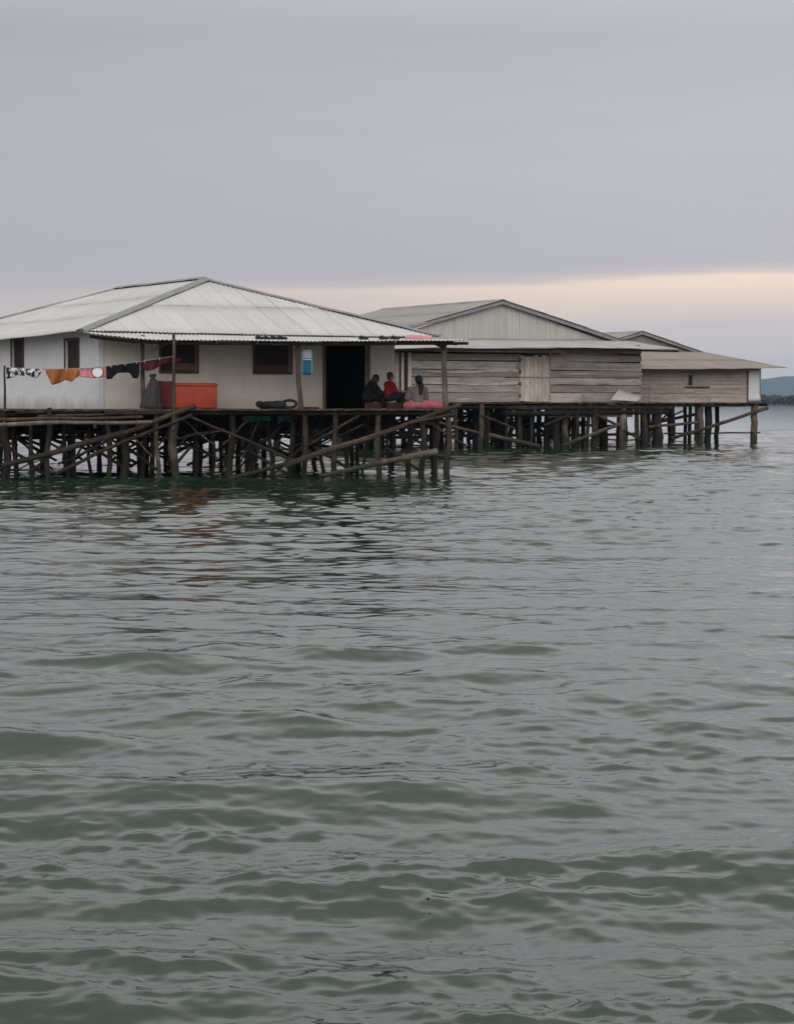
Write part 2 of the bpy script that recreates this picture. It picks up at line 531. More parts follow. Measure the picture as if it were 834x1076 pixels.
# ------------------------------------------------------------------ water
def build_water():
    rng = np.random.default_rng(7)
    fine = np.arange(-0.27, 0.27, 0.0009)
    ang, a, st = [], 0.27, 0.0012
    while a < math.pi - 0.02:
        ang.append(a); a += st; st = min(st * 1.12, 0.06)
    ang = np.array(ang)
    th = np.concatenate([-ang[::-1], fine, ang])
    r1 = np.geomspace(0.4, 6, 24, endpoint=False)
    r2 = np.exp(np.arange(math.log(6), math.log(170), 0.0022))
    r3 = np.geomspace(170, 7600, 90)[1:]
    rr = np.concatenate([r1, r2, r3])
    dr = np.gradient(rr)
    nr, na = len(rr), len(th)
    X = rr[:, None] * np.sin(th)[None, :]
    Y = rr[:, None] * np.cos(th)[None, :]
    Z = np.zeros_like(X); DX = np.zeros_like(X); DY = np.zeros_like(X)
    # gust patches: ripples come and go
    def patch(seed, lam):
        q = np.random.default_rng(seed); s = np.zeros_like(X)
        for _ in range(9):
            k = 2 * math.pi / (lam * q.uniform(0.6, 1.8)); t = q.uniform(0, 2 * math.pi)
            s += np.sin(k * (X * math.cos(t) * 0.6 + Y * math.sin(t)) + q.uniform(0, 6.3))
        return s / 3.0
    g1 = 0.58 + 0.70 * np.clip(patch(3, 2.2) + 0.15, 0, 1.5)
    g2 = np.clip(0.85 + 0.4 * patch(5, 9.0), 0.35, 1.7)
    # the boat's own wash: larger swells close by, small wind ripples farther out
    near = (1.80 - 1.38 * np.clip((rr - 9) / 13, 0, 1) ** 0.7 + 0.30 * np.clip((rr - 32) / 15, 0, 1))[:, None]
    far = (1.36 - 0.54 * np.clip((rr - 9) / 8, 0, 1) + 0.50 * np.clip((rr - 32) / 15, 0, 1))[:, None]
    g0 = near * np.ones_like(X); g2 = g2 * near; g1 = g1 * far
    bands = [(12, 1.8, 4.5, 0.0029, 34, g0), (36, 0.6, 2.0, 0.0041, 48, g2), (46, 0.18, 0.6, 0.0030, 56, g1), (52, 0.06, 0.20, 0.0021, 68, g1)]
    span = np.abs(th) < 0.5
    X_, Y_ = X[:, span], Y[:, span]
    Zs = np.zeros_like(X_); DXs = np.zeros_like(X_); DYs = np.zeros_like(X_)
    for (n, l0, l1, amp, spread, gp) in bands:
        for i in range(n):
            lam = math.exp(rng.uniform(math.log(l0), math.log(l1)))
            k = 2 * math.pi / lam
            t = R(-90 + 8 + rng.normal(0, spread))
            A = amp * lam * rng.uniform(0.6, 1.4)
            w = np.clip((lam / dr - 2.2) / 2.0, 0, 1)
            rows = w > 0
            if not rows.any(): continue
            ph = k * (X_[rows] * math.cos(t) + Y_[rows] * math.sin(t)) + rng.uniform(0, 6.3)
            W = A * w[rows][:, None] * (gp[:, span][rows] if gp is not None else 1.0)
            Zs[rows] += W * np.sin(ph)
            c = 0.85 * W * np.cos(ph)
            DXs[rows] += c * math.cos(t); DYs[rows] += c * math.sin(t)
    Z[:, span] = Zs; DX[:, span] = DXs; DY[:, span] = DYs
    co = np.stack([X + DX, Y + DY, Z], -1).reshape(-1, 3)
    i = np.arange(nr - 1)[:, None] * na + np.arange(na - 1)[None, :]
    q = np.stack([i, i + 1, i + na + 1, i + na], -1).reshape(-1, 4)
    j = np.arange(nr - 1) * na
    q2 = np.stack([j + na - 1, j, j + na, j + 2 * na - 1], -1)
    q = np.concatenate([q, q2])[:, ::-1]
    me = bpy.data.meshes.new('water')
    me.vertices.add(len(co)); me.vertices.foreach_set('co', co.ravel().astype(np.float32))
    me.loops.add(q.size); me.loops.foreach_set('vertex_index', q.ravel().astype(np.int32))
    me.polygons.add(len(q))
    me.polygons.foreach_set('loop_start', (np.arange(len(q)) * 4).astype(np.int32))
    me.polygons.foreach_set('use_smooth', np.ones(len(q), dtype=bool))
    me.update(calc_edges=True)
    o = bpy.data.objects.new('water', me)
    COL.objects.link(o)
    g = NT('sea_water')
    g.p.inputs['Base Color'].default_value = (0.015, 0.034, 0.018, 1)
    g.p.inputs['Roughness'].default_value = 0.045
    g.p.inputs['IOR'].default_value = 1.50
    v = g.coords((0.85, 1.25, 1))
    h1 = g.noise(v, 11.0, 4, 0.6)
    h2 = g.noise(v, 1.1, 4, 0.6)
    ht = g.math('ADD', h1, g.math('MULTIPLY', h2, 1.6))
    g.bump(ht, 0.045, 0.03)
    me.materials.append(g.m)
    tag(o, kind='structure')


build_water()

# ------------------------------------------------------------------ corrugated sheets
def corrugated(bm, lower, upper, length, period=0.12, amp=0.016, tiers=2, rows=3, lap=0.10, lift=0.008, rng=None, warp=0.007):
    """sheet between two curves lower(t), upper(t), t in 0..1; corrugations run from lower to upper; uv = metres"""
    uvl = bm.loops.layers.uv.verify()
    n = max(4, int(length / period) * 5)
    Hm = max((upper(i / n) - lower(i / n)).length for i in range(n + 1))
    for ti in range(tiers):
        b0, b1 = Hm * ti / tiers, Hm * (ti + 1) / tiers
        grid = []
        for i in range(n + 1):
            t = i / n
            A, B = lower(t), upper(t)
            H = (B - A).length
            e = (lower(min(1, t + 1e-3)) - lower(max(0, t - 1e-3)))
            nn = e.cross(B - A)
            nn = nn.normalized() if nn.length > 1e-9 else Vector((0, 0, 1))
            if nn.z < 0: nn = -nn
            a = t * length
            col = []
            sheet = math.floor(a / 0.76)
            jit = 0 if rng is None else math.sin(sheet * 12.9 + ti * 4.1) * 0.02
            lo = b0 + (jit if H > 0.6 else 0) - (lap if ti > 0 else 0)
            hi = min(b1, H)
            if ti > 0: lo = min(lo, hi)
            for k in range(rows + 1):
                b = lo + (hi - lo) * k / rows
                p = A.lerp(B, b / max(H, 1e-6))
                w = amp * math.sin(2 * math.pi * a / period)
                w += warp * mnoise.noise(p * 0.7)
                w += lift * ti + (0.006 * math.sin(sheet * 7.7 + ti) if rng else 0) * (1 - k / rows)
                col.append((bm.verts.new(p + nn * w), (a, b)))
            grid.append(col if hi - lo > 1e-4 else None)
        for i in range(n):
            for k in range(rows):
                if grid[i] is None or grid[i + 1] is None: continue
                q = [grid[i][k], grid[i + 1][k], grid[i + 1][k + 1], grid[i][k + 1]]
                try:
                    f = bm.faces.new([x[0] for x in q])
                except ValueError:
                    continue
                f.smooth = True
                for lp, x in zip(f.loops, q): lp[uvl].uv = x[1]
    bmesh.ops.delete(bm, geom=[v for v in bm.verts if not v.link_faces], context='VERTS')


def lin(a, b):
    return lambda t: a.lerp(b, t)


def polyline(pts):
    """piecewise-linear curve through pts, parametrised by length"""
    L = [0]
    for p, q in zip(pts, pts[1:]): L.append(L[-1] + (q - p).length)

    def f(t):
        s = t * L[-1]
        for i in range(len(pts) - 1):
            if s <= L[i + 1] or i == len(pts) - 2:
                return pts[i].lerp(pts[i + 1], (s - L[i]) / max(1e-9, L[i + 1] - L[i]))
    return f


def hip_upper(A, B, T1, T2):
    e = (B - A).normalized(); L = (B - A).length
    a1, a2 = (T1 - A).dot(e), (T2 - A).dot(e)
    foot = A + e * a1
    g = T1 - foot

    def f(t):
        a = t * L
        k = 1.0
        if a < a1: k = a / a1
        elif a > a2: k = (L - a) / (L - a2)
        k = max(k, 0.002)
        return A + e * a + g * k
    return f


def wall(bm, O, d, n, length, z0, z1, thick, holes, top=None):
    """a wall slab along d with rectangular openings (s0,s1,z0,z1); n is its outward side"""
    ss = sorted({0, length} | {h[0] for h in holes} | {h[1] for h in holes})
    zs = sorted({z0, z1} | {h[2] for h in holes} | {h[3] for h in holes})
    O, d, n = Vector((O[0], O[1], 0)), Vector((d[0], d[1], 0)), Vector((n[0], n[1], 0))
    solid = lambda i, j: 0 <= i < len(ss) - 1 and 0 <= j < len(zs) - 1 and not any(
        h[0] - 1e-6 <= ss[i] and ss[i + 1] <= h[1] + 1e-6 and h[2] - 1e-6 <= zs[j] and zs[j + 1] <= h[3] + 1e-6 for h in holes)
    P = lambda i, j, b: O + d * ss[i] + Vector((0, 0, zs[j])) - n * (thick if b else 0)
    def quad(*p):
        bm.faces.new([bm.verts.new(x) for x in p])
    for i in range(len(ss) - 1):
        for j in range(len(zs) - 1):
            if not solid(i, j): continue
            quad(P(i, j, 0), P(i + 1, j, 0), P(i + 1, j + 1, 0), P(i, j + 1, 0))
            quad(P(i, j, 1), P(i, j + 1, 1), P(i + 1, j + 1, 1), P(i + 1, j, 1))
            for (di, dj, a, b) in ((-1, 0, (i, j), (i, j + 1)), (1, 0, (i + 1, j + 1), (i + 1, j)), (0, -1, (i + 1, j), (i, j)), (0, 1, (i, j + 1), (i + 1, j + 1))):
                if not solid(i + di, j + dj):
                    quad(P(*a, 0), P(*b, 0), P(*b, 1), P(*a, 1))
    bmesh.ops.remove_doubles(bm, verts=bm.verts, dist=1e-4)
    bmesh.ops.recalc_face_normals(bm, faces=bm.faces)


# ================================================================== HOUSE 1 (white, hipped zinc roof)
AL = R(30)
U = Vector((math.cos(AL), math.sin(AL), 0))
V = Vector((-math.sin(AL), math.cos(AL), 0))
C1 = Vector((-8.82, 65.0, 0))
DECK1 = 2.02


def W1(s, t, z=0.0):
    return C1 + U * s + V * t + Vector((0, 0, z))


# front edge of the deck: nearly across the view
FE = at(470, 430, 66.0); FE.z = 0
FD = Vector((-math.cos(R(12)), -math.sin(R(12)), 0))


def edge(px, off=0.0):
    """point on the deck's front edge at bearing px, moved `off` metres towards the water"""
    O = FE + Vector((math.sin(R(12)), -math.cos(R(12)), 0)) * off
    return O + FD * hit(px, O, FD)


def fp(px, py, off=0.0):
    e = edge(px, off)
    return at(px, py, e.y)


h1 = thing('stilt_house', 'white stilt house with pale hipped zinc roof and porch, at the front left', 'house', W1(5, 7, 0))
rng = random.Random(11)

# walls
wl1, wd1, wz = 10.1, 14.5, 4.44
sF = lambda px: hit(px, C1, U)
sL = lambda px: hit(px, C1, V)
zF = lambda py, s: zat(py, (C1 + U * s).y)
front_holes, left_holes = [], []
fw = []
for (x0, x1, y0, y1) in ((170, 207, 359, 390), (268, 305, 360, 391)):
    s0, s1 = sF(x0), sF(x1)
    fw.append((s0, s1, zF(y1, s0), zF(y0, s0)))
front_holes += fw
door = (sF(342), sF(385.5), DECK1, zF(361.5, sF(364)))
front_holes.append(door)
lw = []
for (x0, x1) in ((14, 26), (70, 84)):
    s0, s1 = sL(x1), sL(x0)
    yy = (C1 + V * s0).y
    lw.append((s0, s1, zat(386, yy), zat(357, yy)))
left_holes += lw
bm = bmesh.new(); wall(bm, C1, U, -V, wl1, DECK1, wz, 0.12, front_holes)
front_wall = obj('wall', bm, M['beige_wall'], h1); front_wall['label'] = 'beige shaded front wall under the porch'
bm = bmesh.new(); wall(bm, C1 + V * 0.003 - U * 0.003, V, -U, wd1, DECK1, wz, 0.12, left_holes)
o = obj('wall', bm, M['white_wall'], h1); o['label'] = 'white side wall with two narrow windows'
bm = bmesh.new()
wall(bm, C1 + U * wl1 + V * 0.125, V, U, wd1 - 0.13, DECK1, wz, 0.12, [])
obj('wall', bm, M['beige_wall'], h1)
bm = bmesh.new()
wall(bm, C1 + V * (wd1 + 0.003) + U * 0.12, U, V, wl1 - 0.25, DECK1, wz, 0.12, [])
obj('wall', bm, M['white_wall'], h1)
# corner trim post, a lighter strip beside the corner
bm = bmesh.new(); box(bm, W1(-0.03, -0.03, DECK1), U * 0.16, V * 0.16, (0, 0, wz - DECK1 - 0.02)); obj('corner_post', bm, M['white_wall'], h1)


def window(parent, O, d, n, s0, s1, z0, z1, panel):
    """frame proud of the wall; shutter leaf behind it"""
    d, n = Vector(d), Vector(n)
    base = Vector((O[0], O[1], 0))
    bm = bmesh.new()
    w, p = 0.07, 0.03
    for (a0, a1, b0, b1) in ((s0 - w, s1 + w, z0 - w, z0), (s0 - w, s1 + w, z1, z1 + w), (s0 - w, s0, z0, z1), (s1, s1 + w, z0, z1)):
        box(bm, base + d * a0 + n * p + Vector((0, 0, b0)), d * (a1 - a0), -n * (p - 0.002), (0, 0, b1 - b0))
    win = obj('window', bm, M['frame'], parent)
    bm = bmesh.new()
    box(bm, base + d * s0 - n * 0.075 + Vector((0, 0, z0)), d * (s1 - s0), -n * 0.02, (0, 0, z1 - z0))
    for k in range(9):
        zk = z0 + (z1 - z0) * (k + 0.2) / 9
        box(bm, base + d * (s0 + 0.04) - n * 0.06 + Vector((0, 0, zk)), d * (s1 - s0 - 0.08), -n * 0.015, (0, 0, (z1 - z0) * 0.055))
    obj('shutter', bm, M['shutter'], win)
    if panel:
        bm = bmesh.new()
        for (a0, a1, b0, b1) in panel:
            box(bm, base + d * (s0 + (s1 - s0) * a0) - n * 0.04 + Vector((0, 0, z0 + (z1 - z0) * b0)), d * (s1 - s0) * (a1 - a0), -n * 0.018, (0, 0, (z1 - z0) * (b1 - b0)))
        obj('lower_panel', bm, M['shutter_pale'] if panel[0][0] > 0.3 else M['frame'], win)
    return win


window(h1, C1, U, -V, *fw[0], [(0.45, 0.97, 0.03, 0.28)])
window(h1, C1, U, -V, *fw[1], [(0.03, 0.97, 0.02, 0.24)])
for h in lw:
    window(h1, C1 - U * 0.003, V, -U, *h, None)
# door frame
bm = bmesh.new()
s0, s1, z0, z1 = door
for (a0, a1, b0, b1) in ((s0 - 0.1, s0, z0, z1 + 0.1), (s1, s1 + 0.1, z0, z1 + 0.1), (s0, s1, z1, z1 + 0.1)):
    box(bm, W1(a0, -0.035, b0), U * (a1 - a0), V * 0.033, (0, 0, b1 - b0))
obj('door_frame', bm, M['shutter_pale'], h1)
# added box behind the doorway; the room's shade is put into its near-black colour
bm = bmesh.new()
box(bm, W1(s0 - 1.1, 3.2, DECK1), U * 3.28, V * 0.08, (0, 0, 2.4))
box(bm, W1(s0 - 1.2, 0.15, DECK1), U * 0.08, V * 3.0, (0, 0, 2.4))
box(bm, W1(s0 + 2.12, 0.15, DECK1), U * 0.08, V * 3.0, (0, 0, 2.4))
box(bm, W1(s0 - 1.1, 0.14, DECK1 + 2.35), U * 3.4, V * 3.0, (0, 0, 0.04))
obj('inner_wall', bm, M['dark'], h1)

# main hipped roof
RA = W1(-0.75, -0.40, 4.33)
RW, RDp = 12.3, 16.6
RB = RA + U * RW
RC = RA + V * RDp
RD = RB + V * RDp
foot = RA + U * (RW / 2)
r_ = hit(215, foot, V)
T1 = at(215, 293.5, (foot + V * r_).y)
q_ = hit(126, Vector((T1.x, T1.y, 0)), V)
T2 = T1 + V * q_
print('apex setback', r_, 'ridge', q_, 'z', T1.z, at(126, 303, T2.y).z)
T2.z = T1.z + 0.0
sag = lambda c, k: (lambda t: c(t) - Vector((0, 0, k * math.sin(math.pi * t))))
bm = bmesh.new()
corrugated(bm, sag(lin(RA, RB), 0.03), hip_upper(RA, RB, T1, T1), RW, 0.125, 0.014, 2, 3, rng=rng)
corrugated(bm, sag(lin(RC, RA), 0.10), hip_upper(RC, RA, T2, T1), RDp, 0.125, 0.014, 3, 3, rng=rng)
corrugated(bm, lin(RB, RD), hip_upper(RB, RD, T1, T2), RDp, 0.125, 0.014, 2, 2)
corrugated(bm, lin(RD, RC), hip_upper(RD, RC, T2, T2), RW, 0.125, 0.014, 2, 2)
roof1 = obj('roof', bm, M['zinc'], h1, solid=0.012)


def ridge_cap(a, b, w, parent, mat, lift=0.05, rng=rng, side=None):
    """folded capping strip over a ridge or hip"""
    a, b = Vector(a), Vector(b)
    d = (b - a).normalized()
    sd_ = d.cross(Vector((0, 0, 1))).normalized()
    bm = bmesh.new()
    n = max(2, int((b - a).length / 0.6))
    rows = []
    for i in range(n + 1):
        p = a.lerp(b, i / n) + Vector((0, 0, lift + rng.uniform(-0.012, 0.012)))
        k = 0.34
        rows.append([bm.verts.new(p + sd_ * w - Vector((0, 0, w * k + 0.0))), bm.verts.new(p + sd_ * w * 0.25), bm.verts.new(p - sd_ * w * 0.25), bm.verts.new(p - sd_ * w - Vector((0, 0, w * k)))])
    for r0, r1 in zip(rows, rows[1:]):
        for k in range(3):
            bm.faces.new((r0[k], r0[k + 1], r1[k + 1], r1[k]))
    bmesh.ops.recalc_face_normals(bm, faces=bm.faces)
    return obj('ridge_cap', bm, mat, parent, solid=0.012)


ridge_cap(RA - Vector((0, 0, 0.02)), T1, 0.21, roof1, M['zinc_cap'], 0.06)
ridge_cap(RB, T1, 0.17, roof1, M['zinc_cap'], 0.06)
ridge_cap(T1, T2, 0.2, roof1, M['zinc_cap'], 0.08)
ridge_cap(RC, T2, 0.2, roof1, M['zinc_cap'], 0.06)

# porch roof: a lower strip of sheets running out to the deck's edge
pe = [(93, 350.0), (112, 352.6), (135, 355.2), (165, 356.8), (230, 357.6), (330, 358.4), (420, 357.8), (492, 357.5)]
low = [fp(x, y, 0.35) for x, y in pe]
upA, upB = RA + V * 0.25 + U * 0.1 + Vector((0, 0, -0.03)), RB + V * 0.25 + Vector((0, 0, -0.09))
bm = bmesh.new()
Lp = sum((q - p).length for p, q in zip(low, low[1:]))
corrugated(bm, polyline(low), lin(upA, upB), Lp, 0.125, 0.016, 1, 4, rng=rng, warp=0.02)
porch = obj('porch_roof', bm, M['zinc'], h1, solid=0.012)
# eave batten and rafters
bm = bmesh.new()
tube(bm, [p + Vector((0, 0.25, -0.09)) for p in low], 0.045, 7)
obj('eave_beam', bm, M['pole_brown'], porch)
for k in range(9):
    t = 0.12 + k * 0.105
    a = polyline(low)(t) + Vector((0, 0.1, -0.06)); b = lin(upA, upB)(t) + Vector((0, 0, -0.06))
    obj('rafter', pole_bm(a, b, 0.035, 0.035, rng, 0.004), M['pole_brown'], porch)

# porch posts
def post(p0, p1, r0, r1, mat, bend=0.012):
    return obj('porch_post', pole_bm(p0, p1, r0, r1, rng, bend), mat, h1)


post(fp(182.5, 452, 0.42), fp(182.5, 351, 0.42), 0.055, 0.045, M['pole_pale'], 0.003)
post(fp(316, 430, -0.1), fp(312.5, 358, -0.1), 0.08, 0.06, M['pole_brown'], 0.012)
post(fp(468, 431, -0.1), fp(466.5, 360, -0.1), 0.095, 0.08, M['pole_pale'], 0.006)
post(W1(0.9, -1.15, DECK1 + 0.03), W1(0.9, -1.15, 4.2), 0.07, 0.06, M['pole_pale'], 0.003)
for (a, b) in (((467, 366), (452, 359)), ((480, 361.5), (456, 361.0))):
    obj('bracket', pole_bm(fp(*a, 0.05), fp(*b, 0.05), 0.045, 0.04, rng, 0.01), M['pole'], h1)
obj('bracket', pole_bm(fp(160, 368, -0.2), fp(176, 361, -0.1), 0.04, 0.035, rng, 0.01), M['pole_pale'], h1)

# deck
F0, F1 = edge(-135), edge(477)
R1, R2, L2 = W1(11.9, -0.6), W1(11.9, 15.6), W1(-1.0, 15.6)
bm = bmesh.new()
poly = [F0, F1, R1, R2, L2]
bot = [bm.verts.new((p.x, p.y, DECK1 - 0.05)) for p in poly]
topv = [bm.verts.new((p.x, p.y, DECK1)) for p in poly]
bm.faces.new(topv); bm.faces.new(bot[::-1])
for i in range(5):
    j = (i + 1) % 5
    bm.faces.new((bot[i], bot[j], topv[j], topv[i]))
# plank ends along the front, uneven
nrm = Vector((math.sin(R(12)), -math.cos(R(12)), 0))
s = 0.0
Lf = (F1 - F0).length
dF = (F1 - F0).normalized()
while s < Lf - 0.2:
    w = rng.uniform(0.14, 0.24)
    o_ = rng.uniform(0.02, 0.22)
    box(bm, F0 + dF * s + nrm * o_ + Vector((0, 0, DECK1 - 0.035 + rng.uniform(-0.012, 0.012))), dF * (w - 0.015), -nrm * 1.6, (0, 0, 0.045))
    s += w
deck1 = obj('deck', bm, M['deck'], h1)

# long rim beams under the deck front
for (a, b, r) in (((-30, 434.5), (200, 433), 0.075), ((190, 433.5), (345, 434), 0.07), ((330, 434), (478, 434.2), 0.07)):
    obj('beam', pole_bm(fp(*a, -0.15), fp(*b, -0.15), r, r * 0.9, rng, 0.004), M['pole'], h1)
for k in range(9):
    t = -0.6 + k * 1.75
    a = W1(-0.9, t + 0.3, DECK1 - 0.14); b = W1(11.8, t + 0.3, DECK1 - 0.16)
    if t < -0.3: continue
    obj('beam', pole_bm(a, b, 0.08, 0.075, rng, 0.003), M['pole'], h1)

# piles of the front row: bearing, diameter in photo pixels, top, foot offset
front_piles = [(-70, 7, 432, -67), (-34, 7, 432, -36), (4, 9, 431, 5), (33, 5, 440, 35), (52, 6, 428.5, 51), (113, 6, 434, 114), (130, 9, 432, 129), (164, 5, 434, 166), (184, 9, 430, 185),
               (244, 7, 430, 243), (320, 6, 431, 321), (352, 6, 432, 350), (397, 6, 431, 398), (443, 6, 432, 443.5), (469.5, 6.5, 429, 470.5)]
for k, (x, w, y, xf) in enumerate(front_piles):
    off = {184: 0.25, 52: 0.3, 469.5: 0.05}.get(x, rng.uniform(-0.25, 0.05))
    e = edge(xf, off)
    r = w / 2 / F * e.y
    top = fp(x, y, off)
    obj('pile', pole_bm((e.x, e.y, -0.6), top, r * 1.05, r * 0.9, rng, 0.026, lump=0.12), M['pole_pale'] if x in (184, 164, 469.5, 397) else M['pole'], h1)
# second row just behind, then the rows that carry the house
for x in (-50, 18, 72, 98, 148, 205, 224, 262, 287, 304, 340, 362, 380, 411, 428, 456):
    off = -rng.uniform(0.7, 1.9)
    e = edge(x, off); r = rng.uniform(0.05, 0.09)
    obj('pile', pole_bm((e.x, e.y, -0.6), (e.x + rng.uniform(-0.22, 0.22), e.y, DECK1 - 0.06), r, r * 0.85, rng, 0.028, lump=0.12), M['pole'], h1)
grid = []
for ti in range(7):
    for si in range(6):
        s, t = -0.3 + si * 2.35 + rng.uniform(-0.5, 0.5), 0.2 + ti * 2.4 + rng.uniform(-0.3, 0.3)
        p = W1(s, t); r = rng.uniform(0.065, 0.11)
        grid.append((s, t))
        obj('pile', pole_bm((p.x + rng.uniform(-.12, .12), p.y, -0.6), (p.x, p.y, DECK1 - 0.06), r, r * 0.9, rng, 0.01), M['pole'], h1)
# cross braces under the house
for k in range(38):
    s, t = rng.uniform(-0.6, 10.5), rng.uniform(-0.2, 15.0)
    L = rng.uniform(1.6, 3.2) * rng.choice((-1, 1))
    z0, z1 = rng.uniform(0.1, 0.9), rng.uniform(1.1, 1.85)
    obj('brace', pole_bm(W1(s, t, z0), W1(min(12, max(-1, s + L)), t + rng.uniform(-0.6, 0.6), z1), 0.045, 0.04, rng, 0.012), M['pole'], h1)
for k in range(12):           # horizontal walers between the piles
    t = 1.0 + k * 1.25
    z = rng.uniform(1.0, 1.75)
    obj('waler', pole_bm(W1(-0.8, t, z), W1(11.6, t + rng.uniform(-.3, .3), z + rng.uniform(-.25, .25)), 0.06, 0.05, rng, 0.006), M['pole'], h1)

for k in range(11):           # ragged boards added under the floor to keep it dark there
    t = 0.9 + k * 1.3
    bm = bmesh.new()
    s = -0.7 + rng.uniform(0, 1)
    box(bm, W1(-0.8, t + 0.02, DECK1 - 0.22), U * 12.4, V * 0.04, (0, 0, 0.1))
    while s < 11.3:
        w = rng.uniform(0.12, 0.32)
        if mnoise.noise(Vector((s * 0.5, t * 1.7, 0))) > -0.15:
            h = rng.uniform(0.35, 0.95)
            box(bm, W1(s, t, DECK1 - 0.055 - h), U * w, V * 0.03, (0, 0, h))
        s += w + rng.uniform(0.0, 0.12)
    obj('skirt', bm, M['pole'], h1)

for k in range(34):           # thin crooked sticks lashed among the front piles
    x = rng.uniform(-40, 462); L = rng.uniform(14, 60) * rng.choice((-1, 1))
    y0, y1 = rng.uniform(436, 470), rng.uniform(452, 500)
    if x + L > 470 or x + L < -60: L = -L
    off = -rng.uniform(0.1, 1.6); r = rng.uniform(0.022, 0.045)
    obj('brace', pole_bm(fp(x, y0, off), fp(x + L, y1, off - rng.uniform(-.2, .3)), r, r * 0.7, rng, 0.03, 7), M[rng.choice(('pole', 'pole', 'pole_brown', 'pole_pale'))], h1)

# long poles lashed across the front: (from, to, radius m, material, offset)
lash = [((206, 426.5), (128, 456), 0.075, 'pole_brown', 0.40), ((130, 455), (2, 490), 0.085, 'pole', 0.40),
        ((202, 436), (107, 474), 0.055, 'pole_brown', 0.48), ((109, 473), (58, 498.5), 0.055, 'pole', 0.48),
        ((198, 437), (262, 464), 0.04, 'pole', 0.20), ((258, 462), (308, 484), 0.045, 'pole', 0.16),
        ((484, 425), (398, 456), 0.075, 'pole_brown', 0.30), ((402, 455), (300, 488), 0.08, 'pole_brown', 0.32), ((306, 486), (240, 504), 0.07, 'pole', 0.34),
        ((479, 434.5), (424, 446), 0.05, 'pole_brown', 0.42), ((428, 446), (300, 490.5), 0.055, 'pole', 0.42),
        ((446, 441), (470, 456), 0.035, 'pole_brown', 0.1), ((66, 468), (30, 498), 0.05, 'pole', 0.1), ((10, 470), (52, 503), 0.05, 'pole', -0.2),
        ((98, 470), (140, 498), 0.05, 'pole', -0.3), ((136, 472), (168, 496), 0.05, 'pole', -0.4), ((200, 470), (178, 497), 0.045, 'pole', -0.3),
        ((378, 436), (345, 456), 0.045, 'pole_brown', -0.2), ((345, 456), (320, 470), 0.045, 'pole', -0.2),
        ((262, 474), (300, 497), 0.05, 'pole', -0.4), ((330, 470), (372, 496), 0.05, 'pole', -0.4), ((405, 470), (440, 494), 0.045, 'pole', -0.5)]
for (a, b, r, m, off) in lash:
    obj('brace', pole_bm(fp(*a, off), fp(*b, off), r, r * 0.92, rng, 0.006), M[m], h1)

# ------------------------------------------------------------------ loose poles stacked along the deck's left edge
pl_labels = ['pale long pole lying lowest along the left edge of the deck', 'reddish brown pole lying on the deck edge above the pale pole',
             'short dark timber lying on the deck beneath the washing', 'thin grey stick lying across the deck edge under the orange shorts',
             'stout dark log lying at the foot of the white side wall']
pl = [((-12, 446.5), (160, 443.5), 0.062, 'pole_pale', 0.62, 0), ((-12, 441), (150, 438), 0.055, 'pole_brown', 0.30, 1), ((110, 434.5), (182, 434), 0.07, 'pole', 0.30, 2),
      ((40, 437), (132, 434.5), 0.035, 'pole_pale', 0.15, 3), ((16, 432.5), (106, 431.8), 0.07, 'pole', 0.04, 4)]
for (a, b, r, m, off, k) in pl:
    p = fp(*a, off)
    tag(obj('pole', pole_bm(p, fp(*b, off), r, r * 0.8, rng, 0.006), M[m], None, loc=p), pl_labels[k], 'pole', 'loose poles along the deck edge')
# short cross bearers that carry the stack
for x in (5, 52, 100, 145):
    a, b = edge(x, 0.75), edge(x, -0.6)
    obj('bearer', pole_bm((a.x, a.y, DECK1 - 0.50), (b.x, b.y, DECK1 - 0.10), 0.05, 0.05, rng, 0.004), M['pole'], h1)

# pale log leaning from the water on the porch piles
p = fp(459, 474, 0.55)
lg = obj('log', pole_bm(fp(338, 500, 0.75), p, 0.055, 0.105, rng, 0.008, 12), M['pole_pale'], None, loc=p)
tag(lg, 'bare pale log slanting out of the water against the porch piles', 'log')

# teal nets slung under the porch floor
g = NT('teal_net')
n1 = g.noise(g.coords(), 12, 3)
g.l(g.mix(n1, (0.02, 0.13, 0.12), (0.05, 0.26, 0.24)), g.p.inputs['Base Color'])
g.p.inputs['Roughness'].default_value = 0.8
M['teal'] = g.m


def hanging(name, x0, x1, ytop, bottoms, off, mat, nx=24, nz=8, wav=0.06, seed=0):
    """cloth hanging between two bearings; bottoms is a list of (fraction, photo y) for its lower edge"""
    bm = bmesh.new()
    rg = random.Random(seed)
    ph = [rg.uniform(0, 6.28) for _ in range(4)]
    rows = []
    for i in range(nx + 1):
        t = i / nx
        x = x0 + (x1 - x0) * t
        yt = ytop[0] + (ytop[1] - ytop[0]) * t
        yb = np.interp(t, [b[0] for b in bottoms], [b[1] for b in bottoms])
        e = edge(x, off)
        col = []
        for k in range(nz + 1):
            f = k / nz
            y = yt + (yb - yt) * f
            d = wav * f ** 0.6 * (math.sin(9 * t + ph[0]) + 0.6 * math.sin(21 * t + ph[1] + 2 * f)) + 0.01 * math.sin(30 * t + ph[2])
            p = at(x, y, e.y)
            p.y += d
            col.append(bm.verts.new(p))
        rows.append(col)
    for a, b in zip(rows, rows[1:]):
        for k in range(nz):
            bm.faces.new((a[k], a[k + 1], b[k + 1], b[k]))
    bmesh.ops.recalc_face_normals(bm, faces=bm.faces)
    loc = at((x0 + x1) / 2, ytop[0], edge((x0 + x1) / 2, off).y)
    return obj(name, bm, mat, None, smooth=True, loc=loc, solid=0.02)


